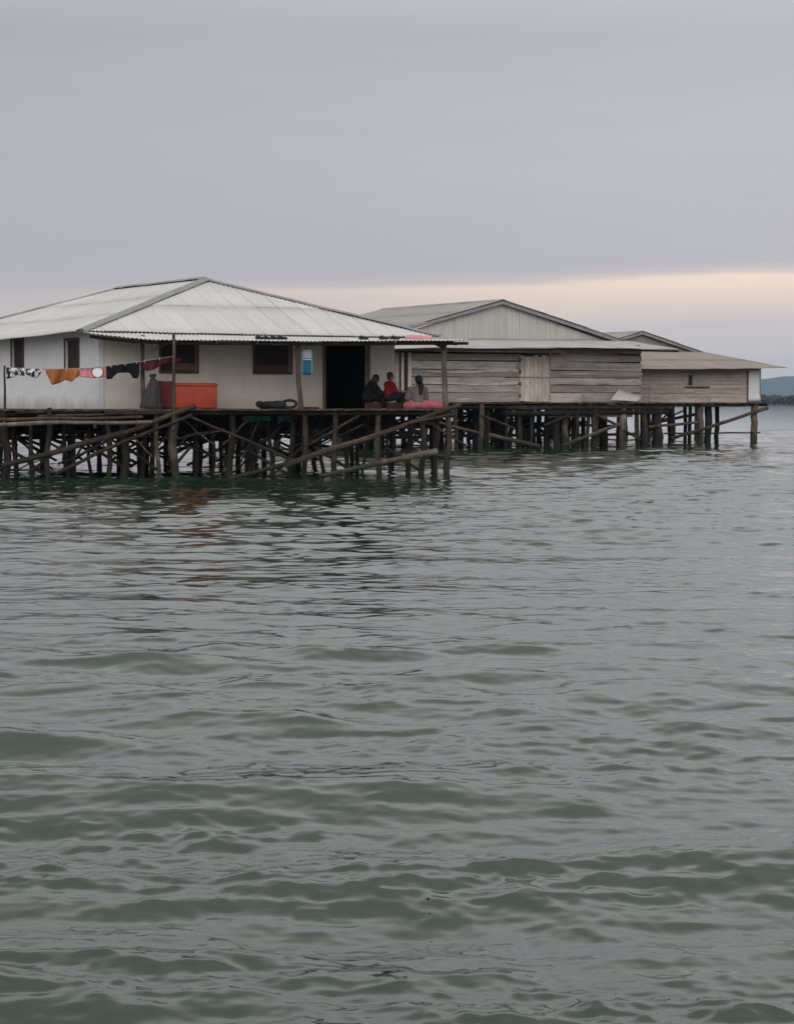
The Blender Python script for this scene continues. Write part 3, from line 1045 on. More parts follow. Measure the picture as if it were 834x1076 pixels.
for i, (x0, x1, y, bt, off, lb) in enumerate([(255, 284, 437, [(0, 441), (.3, 444), (.6, 441), (1, 443)], -1.2, 'teal net slung under the porch floor, nearer the orange tub'),
                                          (292, 312, 437, [(0, 446), (.4, 441), (.7, 445), (1, 440)], -1.4, 'smaller teal net under the porch floor beside the brown post')]):
    tag(hanging('fishing_net', x0, x1, (y, y), bt, off, M['teal'], seed=i), lb, 'net', 'teal nets under the porch')

# ------------------------------------------------------------------ clothesline and washing
LO = 0.0
line_pts = [(5, 386), (26, 387.5), (60, 387.8), (95, 387), (120, 384), (148, 380), (182, 374.5)]
cl = thing('clothesline', 'thin washing line strung from a leaning stick to the pale porch post', 'clothesline', fp(5, 429, LO))
bm = bmesh.new(); tube(bm, [fp(x, y, LO) for x, y in line_pts], 0.011, 6); obj('line', bm, mat_plain('cord', (0.3, 0.3, 0.3)), cl)
M['peg'] = mat_plain('pale_peg', (0.6, 0.6, 0.58), 0.5)
for x in (12, 24, 32, 42, 52, 70, 84, 90, 108, 117, 132, 144, 152, 168):
    yy = float(np.interp(x, [q[0] for q in line_pts], [q[1] for q in line_pts]))
    p = fp(x, yy, LO)
    bm = bmesh.new(); box(bm, p + Vector((-0.008, -0.02, -0.05)), (0.016, 0, 0), (0, 0.04, 0), (0, 0, 0.085))
    obj('peg', bm, M['peg'], cl)
obj('prop_stick', pole_bm(fp(5.5, 430, LO), fp(5, 384, LO), 0.035, 0.028, rng, 0.004), M['pole'], cl)


def mono(name, col, scale=18, var=0.4):
    return mat_plain(name, col, 0.9, var, scale, 0.15)


g = NT('black_white_print')
n1 = g.noise(g.coords((1, 1, 1)), 6.5, 2, 0.5)
g.l(g.ramp(n1, [(0.49, (0.018, 0.018, 0.02)), (0.53, (0.62, 0.62, 0.64))]), g.p.inputs['Base Color']); g.p.inputs['Roughness'].default_value = 0.9
M['bw'] = g.m
M['orange_cloth'] = mono('orange_brown_cloth', (0.42, 0.15, 0.055))
M['black_cloth'] = mono('black_cloth', (0.012, 0.012, 0.014))
M['maroon'] = mono('maroon_cloth', (0.10, 0.022, 0.028))
M['pink'] = mono('pink_cloth', (0.60, 0.30, 0.30), 9, 0.25)
g = NT('pink_white_print')
sepx = g.n('ShaderNodeSeparateXYZ'); g.l(g.coords(), sepx.inputs[0])
dist = g.math('SQRT', g.math('ADD', g.math('POWER', g.math('SUBTRACT', sepx.outputs[0], 0.13), 2), g.math('POWER', g.math('ADD', sepx.outputs[2], 0.10), 2)))
c = g.ramp(g.math('MULTIPLY', dist, 2.0), [(0.0, (0.8, 0.8, 0.8)), (0.285, (0.8, 0.8, 0.8)), (0.30, (0.30, 0.03, 0.05)), (0.36, (0.30, 0.03, 0.05)), (0.38, (0.66, 0.27, 0.28))])
c = g.mix(g.math('GREATER_THAN', sepx.outputs[0], 0.37), c, (0.80, 0.66, 0.64))
g.l(c, g.p.inputs['Base Color']); g.p.inputs['Roughness'].default_value = 0.9
M['pink_print'] = g.m

WG = 'washing on the line'
tag(hanging('cloth', 7, 26, (386, 387.3), [(0, 398), (.3, 397), (.6, 394), (1, 395)], LO, M['bw'], seed=3), 'black and white patterned cloth nearest the stick of the washing line', 'washing', WG)
tag(hanging('cloth', 27.5, 44, (387.5, 387.8), [(0, 393), (.35, 396), (.65, 397), (.9, 394), (1, 389)], LO, M['bw'], seed=4), 'black and white patterned cloth with a rounded hem beside the orange shorts', 'washing', WG)
tag(hanging('shorts', 49, 86, (387.6, 387.4), [(0, 392), (.18, 405), (.42, 401), (.55, 399), (.72, 401.5), (.9, 396), (1, 390)], LO, M['orange_cloth'], wav=0.1, seed=5), 'orange brown shorts drying on the washing line', 'washing', WG)
tag(hanging('shirt', 84, 112, (387.4, 386), [(0, 396), (.5, 397.5), (1, 396)], LO - 0.03, M['pink_print'], wav=0.03, seed=6), 'pink shirt with a white round print drying on the washing line', 'washing', WG)
# black trousers with two short legs: outline with a notch
bm_pts = [(0, 398.5), (.16, 398.2), (.30, 393), (.36, 391.8), (.66, 391.5), (.72, 393), (.80, 397.5), (.95, 397.5), (1, 392)]
tr = hanging('trousers', 112, 147, (384.8, 380.2), bm_pts, LO, M['black_cloth'], nx=40, seed=7)
tag(tr, 'short black trousers drying on the washing line', 'washing', WG)
tag(hanging('shirt', 148, 175, (380, 375.8), [(0, 386), (.25, 390), (.5, 388.5), (.7, 385), (1, 381)], LO - 0.05, M['maroon'], seed=8), 'maroon shirt bunched at the post end of the washing line', 'washing', WG)
tag(hanging('cloth', 170, 190, (377, 376), [(0, 383), (.5, 381), (1, 380)], -0.35, M['maroon'], seed=9), 'dark maroon cloth hanging behind the pale porch post', 'washing', WG)

# hanging dark net bundle
bm = bmesh.new()
e = edge(161, -0.3)
zt, zb = zat(393, e.y), DECK1 + 0.02
prof = [(0.0, 0.06), (0.03, 0.11), (0.07, 0.10), (0.11, 0.05), (0.16, 0.09), (0.3, 0.15), (0.5, 0.20), (0.7, 0.24), (0.88, 0.27), (0.97, 0.29), (1.0, 0.25)]
rings = tube(bm, [Vector((e.x + 0.03 * math.sin(5 * f) - 0.05 * f, e.y, zt + (zb - zt) * f)) for f, _ in prof], [r for _, r in prof], 36)
for (f, r), ring in zip(prof, rings):       # gathered folds
    c0 = sum((v.co for v in ring), Vector()) / len(ring)
    for k, v in enumerate(ring):
        a_ = 2 * math.pi * k / len(ring)
        q = 1 + (0.05 + 0.22 * f) * (math.sin(5 * a_ + 1.3 * f) * 0.6 + math.sin(9 * a_ + 2 + f) * 0.5 + 0.5 * mnoise.noise(v.co * 4))
        v.co = c0 + (v.co - c0) * q
g = NT('dark_net')
n1 = g.noise(g.coords((6, 6, 1)), 4, 4)
g.l(g.mix(n1, (0.015, 0.015, 0.017), (0.075, 0.07, 0.068)), g.p.inputs['Base Color']); g.p.inputs['Roughness'].default_value = 0.9
g.bump(n1, 0.8, 0.03)
M['dark_net'] = g.m
tag(obj('net_bundle', bm, g.m, None, smooth=True, loc=(e.x, e.y, zb)), 'dark fishing net tied at the top and standing beside the orange tub', 'net')

# orange plastic tub
def rounded_box(bm, O, ex, ey, ez, bev=0.08, seg=4):
    v = box(bm, O, ex, ey, ez)
    es = [e for e in bm.edges]
    bmesh.ops.bevel(bm, geom=es, offset=bev, segments=seg, affect='EDGES', profile=0.5)


a, b = fp(168, 429.5, -0.55), fp(228.5, 429.5, -0.55)
ht = zat(402.5, a.y) - DECK1
tub = thing('plastic_tub', 'big orange red plastic tub standing on the deck under the window', 'tub', (a.x, a.y, DECK1))
bm = bmesh.new()
dd = Vector((b.x - a.x, b.y - a.y, 0)); dn = Vector((dd.y, -dd.x, 0)).normalized()
rounded_box(bm, Vector((a.x, a.y, DECK1 + 0.005)), dd, -dn * 0.75, (0, 0, ht), 0.07, 4)
for f in bm.faces: f.smooth = True
bmesh.ops.recalc_face_normals(bm, faces=bm.faces)
M['tub'] = mat_plain('orange_red_plastic', (0.40, 0.050, 0.022), 0.5, 0.25, 3, 0.4)
obj('body', bm, M['tub'], tub)
bm = bmesh.new()
rounded_box(bm, Vector((a.x, a.y, DECK1 + ht - 0.09)) + dn * 0.03 - dd.normalized() * 0.02, dd + dd.normalized() * 0.05, -dn * 0.81, (0, 0, 0.06), 0.02, 2)
obj('rim', bm, M['tub'], tub)

# dark red blanket thrown over the left end of the tub
bm = bmesh.new()
bl0, bl1 = fp(163, 429.5, -0.52), fp(182, 429.5, -0.50)
bd_ = (bl1 - bl0); rows = []
for i in range(15):
    f = i / 14
    col = []
    for k in range(14):
        q = k / 13
        if q < 0.6:
            p = bl0 + bd_ * f + Vector((0, 0, (ht + 0.035) * (q / 0.6) - 0.0)); d = 0.045 * (1 - 0.6 * q) * math.sin(9 * f + 2 * q) + 0.05
            p += dn * d
            if q == 0: p.z = DECK1 + 0.02 + 0.03 * math.sin(6 * f)
        else:
            p = bl0 + bd_ * f + Vector((0, 0, ht + 0.035 + 0.01 * math.sin(7 * f))) - dn * (0.6 * (q - 0.6) / 0.4)
        col.append(bm.verts.new(p))
    rows.append(col)
for p, q in zip(rows, rows[1:]):
    for k in range(13): bm.faces.new((p[k], q[k], q[k + 1], p[k + 1]))
M['blanket'] = mono('dark_red_blanket', (0.13, 0.030, 0.026))
tag(obj('blanket', bm, M['blanket'], None, smooth=True, loc=(bl0.x, bl0.y, DECK1), solid=0.02), 'dark red blanket thrown over the left end of the orange tub', 'blanket')

# blue and white towel hung under the porch
g = NT('blue_white_towel')
sepx = g.n('ShaderNodeSeparateXYZ'); g.l(g.coords(), sepx.inputs[0])
c = g.ramp(g.math('ADD', g.math('MULTIPLY', sepx.outputs[2], 1.0), 1.0), [(0.0, (0.03, 0.15, 0.24)), (0.66, (0.02, 0.12, 0.20)), (0.665, (0.75, 0.78, 0.8)), (0.695, (0.75, 0.78, 0.8)), (0.70, (0.05, 0.13, 0.2)), (0.73, (0.60, 0.62, 0.64))])
for e_ in g.t.nodes:
    if e_.type == 'VALTORGB': e_.color_ramp.interpolation = 'CONSTANT'
ax = g.math('ABSOLUTE', sepx.outputs[0])
c = g.mix(g.math('GREATER_THAN', ax, 0.125), c, (0.22, 0.42, 0.46))
g.l(c, g.p.inputs['Base Color']); g.p.inputs['Roughness'].default_value = 0.9
M['towel'] = g.m
tw = hanging('towel', 317, 328.5, (366.5, 366.5), [(0, 393), (.25, 394), (.8, 394), (1, 392.5)], -0.35, M['towel'], nx=16, wav=0.035, seed=12)
tag(tw, 'blue and white towel hanging beside the open doorway', 'towel')
hk = bmesh.new(); e = edge(322.8, -0.35)
tube(hk, [Vector((e.x, e.y, zat(367, e.y))), Vector((e.x, e.y + 0.02, zat(358.5, e.y)))], 0.008, 6)
hko = obj('hanger_cord', hk, M['pole'], tw)

# black bundle and ring on the deck
M['rubber'] = mat_plain('black_rubber', (0.018, 0.016, 0.015), 0.7)
e = edge(289, -0.6)
bn = thing('hose_bundle', 'black heap of hose with a round loop, lying on the porch floor', 'hose', (e.x, e.y, DECK1))
bm = bmesh.new()
rg = random.Random(8)
for k in range(9):
    x = e.x - 0.45 + k * 0.085
    ellipsoid(bm, (x, e.y + rg.uniform(-.1, .1), DECK1 + 0.10 + rg.uniform(0, 0.05)), (0.13, 0.16, 0.10 + 0.05 * rg.random()), 12)
obj('heap', remeshed(bm, 0.025), M['rubber'], bn, smooth=True)
bm = bmesh.new()
ring = []
for k in range(25):
    a_ = 2 * math.pi * k / 24
    ring.append(Vector((e.x + 0.44 + 0.21 * math.cos(a_), e.y - 0.12 + 0.05 * math.sin(a_), DECK1 + 0.155 + 0.11 * math.sin(a_))))
tube(bm, ring, 0.045, 8, cap=False)
obj('ring', bm, M['rubber'], bn, smooth=True)
# low brown rag at the post foot
bm = bmesh.new()
e = edge(324, -0.3)
for k in range(6):
    ellipsoid(bm, (e.x - .25 + k * .1, e.y, DECK1 + 0.03), (0.1, 0.12, 0.045), 10)
tag(obj('rag', remeshed(bm, 0.02), M['maroon'], None, smooth=True, loc=(e.x, e.y, DECK1)), 'dark red rag lying at the foot of the crooked brown post', 'rag')

# shoes and pink cloth drying on the porch roof
def roof_point(px, f=0.13):
    """a point on top of the porch sheets at a bearing, a little way up from their front edge"""
    c = polyline(low)
    def p_(t): return c(t).lerp(lin(upA, upB)(t), f)
    t = min((k / 800 for k in range(801)), key=lambda t: abs((px - CX) / F - p_(t).x / p_(t).y))
    return p_(t)


def shoe_bm(p, L, yaw):
    bm = bmesh.new()
    d = Vector((math.cos(yaw), math.sin(yaw), 0)); n = Vector((-d.y, d.x, 0))
    rot = Matrix((d, n, Vector((0, 0, 1)))).transposed()
    ellipsoid(bm, p + d * L * 0.18 + Vector((0, 0, 0.045)), (L * 0.34, 0.055, 0.04), 12, rot)
    ellipsoid(bm, p - d * L * 0.22 + Vector((0, 0, 0.065)), (L * 0.27, 0.05, 0.065), 12, rot)
    box(bm, p - d * L * 0.5 - n * 0.045, d * L, n * 0.09, (0, 0, 0.03))
    return remeshed(bm, 0.012)


M['shoe'] = mat_plain('black_shoe', (0.014, 0.013, 0.013), 0.6)
for i, (x, yaw, lb) in enumerate([(274, 0.2, 'black shoe drying on the porch roof, farthest from the pink cloth in its cluster'), (281, 1.2, 'black shoe lying crosswise in the shoe cluster above the window'),
                                  (289, -0.3, 'black shoe in the middle of the cluster above the shuttered window'), (297, 0.4, 'black shoe at the end of the cluster, nearest the doorway'),
                                  (382, 0.3, 'lone black shoe on the porch roof directly above the doorway'), (403, -0.4, 'lone black shoe on the porch roof between doorway and pink cloth'),
                                  (415, 0.5, 'lone black shoe on the porch roof nearest the pink cloth')]):
    p = roof_point(x)
    p.z += 0.02
    tag(obj('shoe', shoe_bm(p, 0.31, yaw), M['shoe'], None, smooth=True, loc=p), lb, 'shoe', 'shoes drying on the porch roof')
p = roof_point(440, 0.2)
bm = bmesh.new(); rg = random.Random(5)
for k in range(8):
    ellipsoid(bm, p + Vector((-0.3 + k * 0.085, rg.uniform(-.12, .12), 0.035)), (0.13, 0.18, 0.09 + 0.05 * rg.random()), 12)
tag(obj('cloth', remeshed(bm, 0.022), M['pink'], None, smooth=True, loc=p), 'faded pink cloth drying crumpled on the porch roof corner', 'cloth')

# ------------------------------------------------------------------ people on the porch
M['skin'] = mat_plain('brown_skin', (0.22, 0.115, 0.07), 0.55, 0.12, 20, 0.35)
M['hair'] = mat_plain('black_hair', (0.010, 0.009, 0.009), 0.5, 0.4, 60, 0.3)
M['red_shirt'] = mono('red_shirt', (0.24, 0.018, 0.018))
M['grey_shirt'] = mono('grey_shirt', (0.20, 0.19, 0.18))
M['black_dress'] = mono('black_dress', (0.016, 0.014, 0.015))
M['pink_skirt'] = mono('pink_trousers', (0.60, 0.16, 0.20), 9, 0.3)
M['dark_trousers'] = mono('dark_trousers', (0.03, 0.022, 0.025))
M['eye'] = mat_plain('eye', (0.02, 0.015, 0.012), 0.2)


def hand(bm, wrist, direction, side, sc):
    """palm, four unequal bent fingers and a thumb leaving its side"""
    d = Vector(direction).normalized()
    n = Vector((0, 0, 1)) if abs(d.z) < 0.8 else Vector((0, 1, 0))
    x = d.cross(n).normalized() * side
    n = x.cross(d).normalized() * (-side)
    if n.z > 0: n = -n
    palm = wrist + d * 0.05 * sc
    rot = Matrix((x, d, n)).transposed()
    ellipsoid(bm, palm, (0.042 * sc, 0.052 * sc, 0.019 * sc), 12, rot)
    for i, L in enumerate((0.070, 0.080, 0.074, 0.058)):
        b = palm + d * 0.042 * sc + x * (-0.03 + i * 0.02) * sc
        m = b + d * L * 0.55 * sc + n * 0.012 * sc
        e = m + (d * 0.7 + n * 0.6).normalized() * L * 0.5 * sc
        capsule(bm, b, m, 0.0085 * sc, 0.008 * sc, 8); capsule(bm, m, e, 0.008 * sc, 0.007 * sc, 8)
    b = palm - x * 0.034 * sc - d * 0.02 * sc
    m = b + (-x * 0.6 + d * 0.7).normalized() * 0.04 * sc
    capsule(bm, b, m, 0.011 * sc, 0.0095 * sc, 8); capsule(bm, m, m + (d + n * 0.3).normalized() * 0.03 * sc, 0.0095 * sc, 0.008 * sc, 8)


def person(label, loc, yaw, J, shirt, legs, hair_style, sc=1.0, group='people sitting on the porch', leg_name='trousers', bulk=0.022):
    """J: joints in metres for an adult, x to the person's right, y forward, z above the floor"""
    rotm = Matrix.Rotation(yaw, 3, 'Z')
    base = Vector(loc)
    P = {k: base + rotm @ (Vector(v) * sc) for k, v in J.items()}
    root = thing('person', label, 'person', loc, group)
    fwd = rotm @ Vector((0, 1, 0)); rgt = rotm @ Vector((1, 0, 0))
    hf = (rotm @ Vector(J['look'])).normalized()          # where the face points
    hr = hf.cross(Vector((0, 0, 1))).normalized(); hu = hr.cross(hf)
    H = Matrix((hr, hf, hu)).transposed()
    head = P['head']
    bm = bmesh.new()
    S = sc
    # trunk
    ellipsoid(bm, P['pelvis'], (0.155 * S, 0.115 * S, 0.12 * S), 14, rotm)
    capsule(bm, P['pelvis'], P['chest'], 0.115 * S, 0.125 * S)
    for s in ('l', 'r'):
        capsule(bm, P['chest'], P['sh_' + s], 0.10 * S, 0.058 * S)
        capsule(bm, P['sh_' + s], P['el_' + s], 0.050 * S, 0.038 * S)
        capsule(bm, P['el_' + s], P['wr_' + s], 0.038 * S, 0.026 * S)
        hand(bm, P['wr_' + s], P['wr_' + s] - P['el_' + s], 1 if s == 'r' else -1, S)
        hip = P['pelvis'] + rgt * (0.085 if s == 'r' else -0.085) * S
        capsule(bm, hip, P['kn_' + s], 0.088 * S, 0.058 * S)
        capsule(bm, P['kn_' + s], P['an_' + s], 0.056 * S, 0.036 * S)
        toe = P['an_' + s] + (rotm @ Vector(J.get('toe_' + s, (0, 1, -0.25)))).normalized() * 0.16 * S
        capsule(bm, P['an_' + s] - Vector((0, 0, 0.02 * S)), toe, 0.036 * S, 0.028 * S)
    capsule(bm, P['chest'] + Vector((0, 0, 0.08 * S)), head - hu * 0.06 * S - hf * 0.01, 0.055 * S, 0.05 * S)
    # head, jaw, nose, ears, brow, lips
    ellipsoid(bm, head + hu * 0.02 * S, (0.074 * S, 0.092 * S, 0.098 * S), 20, H)
    ellipsoid(bm, head - hu * 0.055 * S + hf * 0.025 * S, (0.056 * S, 0.062 * S, 0.062 * S), 16, H)
    capsule(bm, head + hf * 0.088 * S + hu * 0.005 * S, head + hf * 0.108 * S - hu * 0.028 * S, 0.009 * S, 0.015 * S, 8)
    ellipsoid(bm, head + hf * 0.083 * S - hu * 0.058 * S, (0.024 * S, 0.010 * S, 0.009 * S), 10, H)
    for k in (-1, 1):
        ellipsoid(bm, head + hr * 0.076 * S * k - hu * 0.005 * S, (0.012 * S, 0.022 * S, 0.034 * S), 10, H)
        ellipsoid(bm, head + hr * 0.03 * S * k + hf * 0.083 * S + hu * 0.028 * S, (0.024 * S, 0.010 * S, 0.008 * S), 10, H)
    obj('body', remeshed(bm, 0.0075 * S, 2), M['skin'], root, smooth=True)
    bm = bmesh.new()
    for k in (-1, 1):
        ellipsoid(bm, head + hr * 0.031 * S * k + hf * 0.085 * S + hu * 0.01 * S, (0.012 * S, 0.006 * S, 0.007 * S), 10, H)
    obj('eyes', bm, M['eye'], root, smooth=True)
    # hair
    bm = bmesh.new()
    hb = 1.22 if hair_style == 'tail' else 1.1
    ellipsoid(bm, head + hu * 0.05 * S - hf * 0.025 * S, (0.088 * S * hb, 0.098 * S * hb, 0.092 * S * hb), 20, H)
    ellipsoid(bm, head - hf * 0.05 * S - hu * 0.02 * S, (0.080 * S, 0.062 * S, 0.095 * S), 16, H)
    if hair_style == 'tail':
        q = head - hf * 0.10 * S
        capsule(bm, q, q - hf * 0.05 * S - hu * 0.13 * S - hr * 0.03, 0.05 * S, 0.075 * S)
        capsule(bm, q - hf * 0.05 * S - hu * 0.13 * S - hr * 0.03, q - hf * 0.03 * S - hu * 0.33 * S - hr * 0.06, 0.075 * S, 0.05 * S)
    if hair_style == 'long':
        capsule(bm, head - hf * 0.07 * S, head - hf * 0.11 * S - hu * 0.25 * S, 0.075 * S, 0.085 * S)
        capsule(bm, head - hf * 0.03 * S + hr * 0.06 * S, head - hf * 0.03 * S + hr * 0.07 * S - hu * 0.2 * S, 0.04 * S, 0.04 * S)
    obj('hair', remeshed(bm, 0.011 * S, 2), M['hair'], root, smooth=True)
    # shirt: trunk and short sleeves, a little larger than the body
    bm = bmesh.new()
    k = bulk
    capsule(bm, P['pelvis'] + Vector((0, 0, 0.03 * S)), P['chest'], 0.125 * S + k, 0.128 * S + k)
    for s in ('l', 'r'):
        capsule(bm, P['chest'], P['sh_' + s], 0.102 * S + k, 0.060 * S + k)
        capsule(bm, P['sh_' + s], P['sh_' + s].lerp(P['el_' + s], 0.8 if shirt is not M['black_dress'] else 1.0), 0.054 * S + k, 0.052 * S + k)
        if shirt is M['black_dress']:
            capsule(bm, P['el_' + s], P['el_' + s].lerp(P['wr_' + s], 0.85), 0.045 * S + k, 0.036 * S + k)
    so = remeshed(bm, 0.012 * S, 2)
    for v in so.verts:
        v.co += Vector((0.006 * mnoise.noise(v.co * 11), 0.006 * mnoise.noise(v.co * 13 + Vector((5, 0, 0))), 0))
    obj('shirt', so, shirt, root, smooth=True)
    bm = bmesh.new()
    ellipsoid(bm, P['pelvis'], (0.175 * S + k, 0.135 * S + k, 0.12 * S), 14, rotm)
    for s in ('l', 'r'):
        hip = P['pelvis'] + rgt * (0.085 if s == 'r' else -0.085) * S
        capsule(bm, hip, P['kn_' + s], 0.098 * S + k, 0.072 * S + k)
        capsule(bm, P['kn_' + s], P['kn_' + s].lerp(P['an_' + s], 0.85), 0.070 * S + k, 0.058 * S + k)
    so = remeshed(bm, 0.014 * S, 2)
    for v in so.verts:
        v.co += Vector((0.01 * mnoise.noise(v.co * 7), 0.01 * mnoise.noise(v.co * 8 + Vector((5, 0, 0))), 0.008 * mnoise.noise(v.co * 9)))
        v.co.z = max(v.co.z, base.z + 0.012)
    obj(leg_name, so, legs, root, smooth=True)
    return root


def deck_at(px, off):
    e = edge(px, off)
    return Vector((e.x, e.y, DECK1))


SEAT = 0.22
# low bench they share
ba, bb = deck_at(383, -1.75), deck_at(463.5, -1.75)
bd = (bb - ba); bl = bd.length; bd.normalize(); bnv = Vector((bd.y, -bd.x, 0))
bench = thing('bench', 'low dark red bench along the porch that the people sit on', 'bench', ba)
M['bench'] = mat_plain('dark_red_bench_paint', (0.07, 0.014, 0.014), 0.6, 0.4, 5)
bm = bmesh.new(); box(bm, ba + Vector((0, 0, 0.16)) + bnv * 0.2, bd * bl, -bnv * 0.4, (0, 0, 0.045)); obj('seat', bm, M['bench'], bench)
bm = bmesh.new(); box(bm, ba + Vector((0, 0, 0.012)) + bnv * 0.185, bd * bl, -bnv * 0.02, (0, 0, 0.146)); obj('front_board', bm, M['bench'], bench)
for k in (0.03, 0.5, 0.95):
    for q in (0.16, -0.12):
        bm = bmesh.new(); box(bm, ba + bd * bl * k + bnv * q, bd * 0.06, bnv * -0.05, (0, 0, 0.16)); obj('leg', bm, M['bench'], bench)

sit = dict(pelvis=(0, 0, SEAT + 0.10), chest=(0, 0.05, SEAT + 0.46), head=(0, 0.08, SEAT + 0.735), look=(0, 1, -0.15),
           sh_l=(-0.18, 0.04, SEAT + 0.50), sh_r=(0.18, 0.04, SEAT + 0.50), el_l=(-0.24, 0.13, SEAT + 0.25), el_r=(0.24, 0.13, SEAT + 0.25),
           wr_l=(-0.16, 0.33, SEAT + 0.17), wr_r=(0.16, 0.33, SEAT + 0.17), kn_l=(-0.14, 0.42, SEAT + 0.16), kn_r=(0.14, 0.42, SEAT + 0.16),
           an_l=(-0.12, 0.46, 0.07), an_r=(0.12, 0.46, 0.07))
# woman in black, turned to the others, leaning forward over her knees
j1 = dict(sit); j1.update(chest=(0, 0.14, SEAT + 0.42), head=(0, 0.27, SEAT + 0.64), look=(-0.1, 1, -0.3), sh_l=(-0.18, 0.15, SEAT + 0.46), sh_r=(0.18, 0.15, SEAT + 0.46),
                          el_l=(-0.23, 0.30, SEAT + 0.22), el_r=(0.23, 0.30, SEAT + 0.22), wr_l=(-0.06, 0.44, SEAT + 0.24), wr_r=(0.08, 0.46, SEAT + 0.22))
p = deck_at(386, -1.7)
person('person in black clothes with long dark hair leaning forward beside the doorway', (p.x, p.y, DECK1), R(-72), j1, M['black_dress'], M['black_dress'], 'long', 1.05, bulk=0.06)
# child in red
j2 = dict(sit); j2.update(look=(0.5, 1, -0.1), wr_r=(0.18, 0.40, SEAT + 0.30), el_r=(0.22, 0.16, SEAT + 0.26), wr_l=(-0.05, 0.36, SEAT + 0.24))
p = deck_at(408, -1.6)
person('child in a red shirt with short dark hair, sitting between the other two', (p.x, p.y, DECK1), R(-62), {k: (v[0], v[1], v[2] + (0.03 if k not in ('an_l', 'an_r', 'look') else 0)) for k, v in j2.items()}, M['red_shirt'], M['dark_trousers'], 'short', 1.0, bulk=0.04)
# person in grey, back to the water, pink trousers, legs folded to the side
j3 = dict(sit)
SEAT_OLD = SEAT; SEAT = 0.0
j3 = {k: (v[0], v[1], v[2] - (SEAT_OLD if k not in ('look', 'an_l', 'an_r') else 0)) for k, v in j3.items()}
j3.update(pelvis=(0, 0, SEAT + 0.11), chest=(-0.01, 0.03, SEAT + 0.45), head=(0.02, 0.04, SEAT + 0.73), look=(-0.45, 1, -0.1), kn_l=(-0.26, 0.16, SEAT + 0.09), kn_r=(0.42, 0.08, SEAT + 0.11), an_l=(-0.02, 0.36, 0.07), an_r=(0.68, -0.04, 0.07),
          toe_l=(-1, 0.2, -0.1), toe_r=(1, 0.3, -0.1), el_l=(-0.27, 0.10, SEAT + 0.24), el_r=(0.25, 0.10, SEAT + 0.24), wr_l=(-0.28, 0.33, SEAT + 0.22), wr_r=(0.2, 0.32, SEAT + 0.16))
p = deck_at(439, -1.15)
person('person in a grey shirt and pink trousers with a dark ponytail, back to the water', (p.x, p.y, DECK1), R(12), j3, M['grey_shirt'], M['pink_skirt'], 'tail', 1.16, bulk=0.045)

# ================================================================== HOUSE 2 (plank house, gable roof and long lean-to)
U2, V2 = U, V
O2 = at(412, 421.5, 103.0); O2.z = 0
DECK2 = 2.19


def W2(s, t, z=0.0):
    return O2 + U2 * s + V2 * t + Vector((0, 0, z))


h2 = thing('plank_house', 'grey weathered plank house with a broad zinc gable and long lean-to roof', 'house', W2(7, 6, 0))
rng = random.Random(23)
s2 = lambda px, t=0: hit(px, O2 + V2 * t, U2)


def board_rows(bm, W, s0, s1, z0, z1, hmin, hmax, lmin, lmax, t=0.0, holes=(), th=0.03, rng=rng, gap=0.012, tilt=0.015):
    z = z0
    while z < z1 - 0.04:
        h = min(rng.uniform(hmin, hmax), z1 - z)
        s = s0
        while s < s1 - 0.01:
            L = min(rng.uniform(lmin, lmax), s1 - s)
            if s1 - (s + L) < 0.6: L = s1 - s
            segs = [(s, s + L)]
            for (a, b, c, d) in holes:
                if z + h > c and z < d:
                    nx = []
                    for (p, q) in segs:
                        if p < a: nx.append((p, min(q, a)))
                        if q > b: nx.append((max(p, b), q))
                    segs = [x for x in nx if x[1] - x[0] > 0.02]
            for (p, q) in segs:
                dz = rng.uniform(-tilt, tilt); o = rng.uniform(-0.012, 0.012)
                P0 = W(p, t - th + o, z + gap / 2 - dz)
                box(bm, P0, W(q, t - th + o, z + gap / 2 + dz) - P0, V * th, (0, 0, h - gap))
            s += L + 0.006
        z += h


z2top = 4.80
dh = (s2(545.5), s2(576), DECK2, zat(372, W2(s2(560), 0).y))
bm = bmesh.new()
board_rows(bm, W2, -3.0, 14.4, DECK2, z2top - 0.25, 0.28, 0.50, 9, 14, 0, [dh], gap=0.035, tilt=0.03)
board_rows(bm, W2, -3.0, 14.4, z2top - 0.2, z2top, 0.2, 0.2, 5, 8, 0, [])
w2 = obj('wall', bm, M['boards'], h2)
w2['label'] = 'front wall of wide horizontal boards, weathered grey and brown'
bm = bmesh.new()   # near-black lining; shade behind the board gaps is put into its colour
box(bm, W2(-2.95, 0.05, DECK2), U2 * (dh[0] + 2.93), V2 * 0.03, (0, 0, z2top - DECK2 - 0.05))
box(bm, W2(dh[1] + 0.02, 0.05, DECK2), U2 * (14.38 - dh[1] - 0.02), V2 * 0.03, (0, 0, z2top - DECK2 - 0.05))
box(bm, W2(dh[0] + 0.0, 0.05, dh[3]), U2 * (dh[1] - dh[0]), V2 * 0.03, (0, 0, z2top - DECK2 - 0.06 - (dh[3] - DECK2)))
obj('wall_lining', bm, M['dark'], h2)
bm = bmesh.new()
for (ss, tt, L, dd_) in ((14.4, 0.04, 14.6, V2), (-3.0, 0.04, 14.6, V2)):
    box(bm, W2(ss - (0.04 if ss > 0 else 0), tt + 0.05, DECK2), U2 * 0.04, V2 * L, (0, 0, 2.9))
box(bm, W2(-2.95, 14.7, DECK2), U2 * 17.3, V2 * 0.04, (0, 0, 2.9))
o = obj('wall', bm, M['boards'], h2)
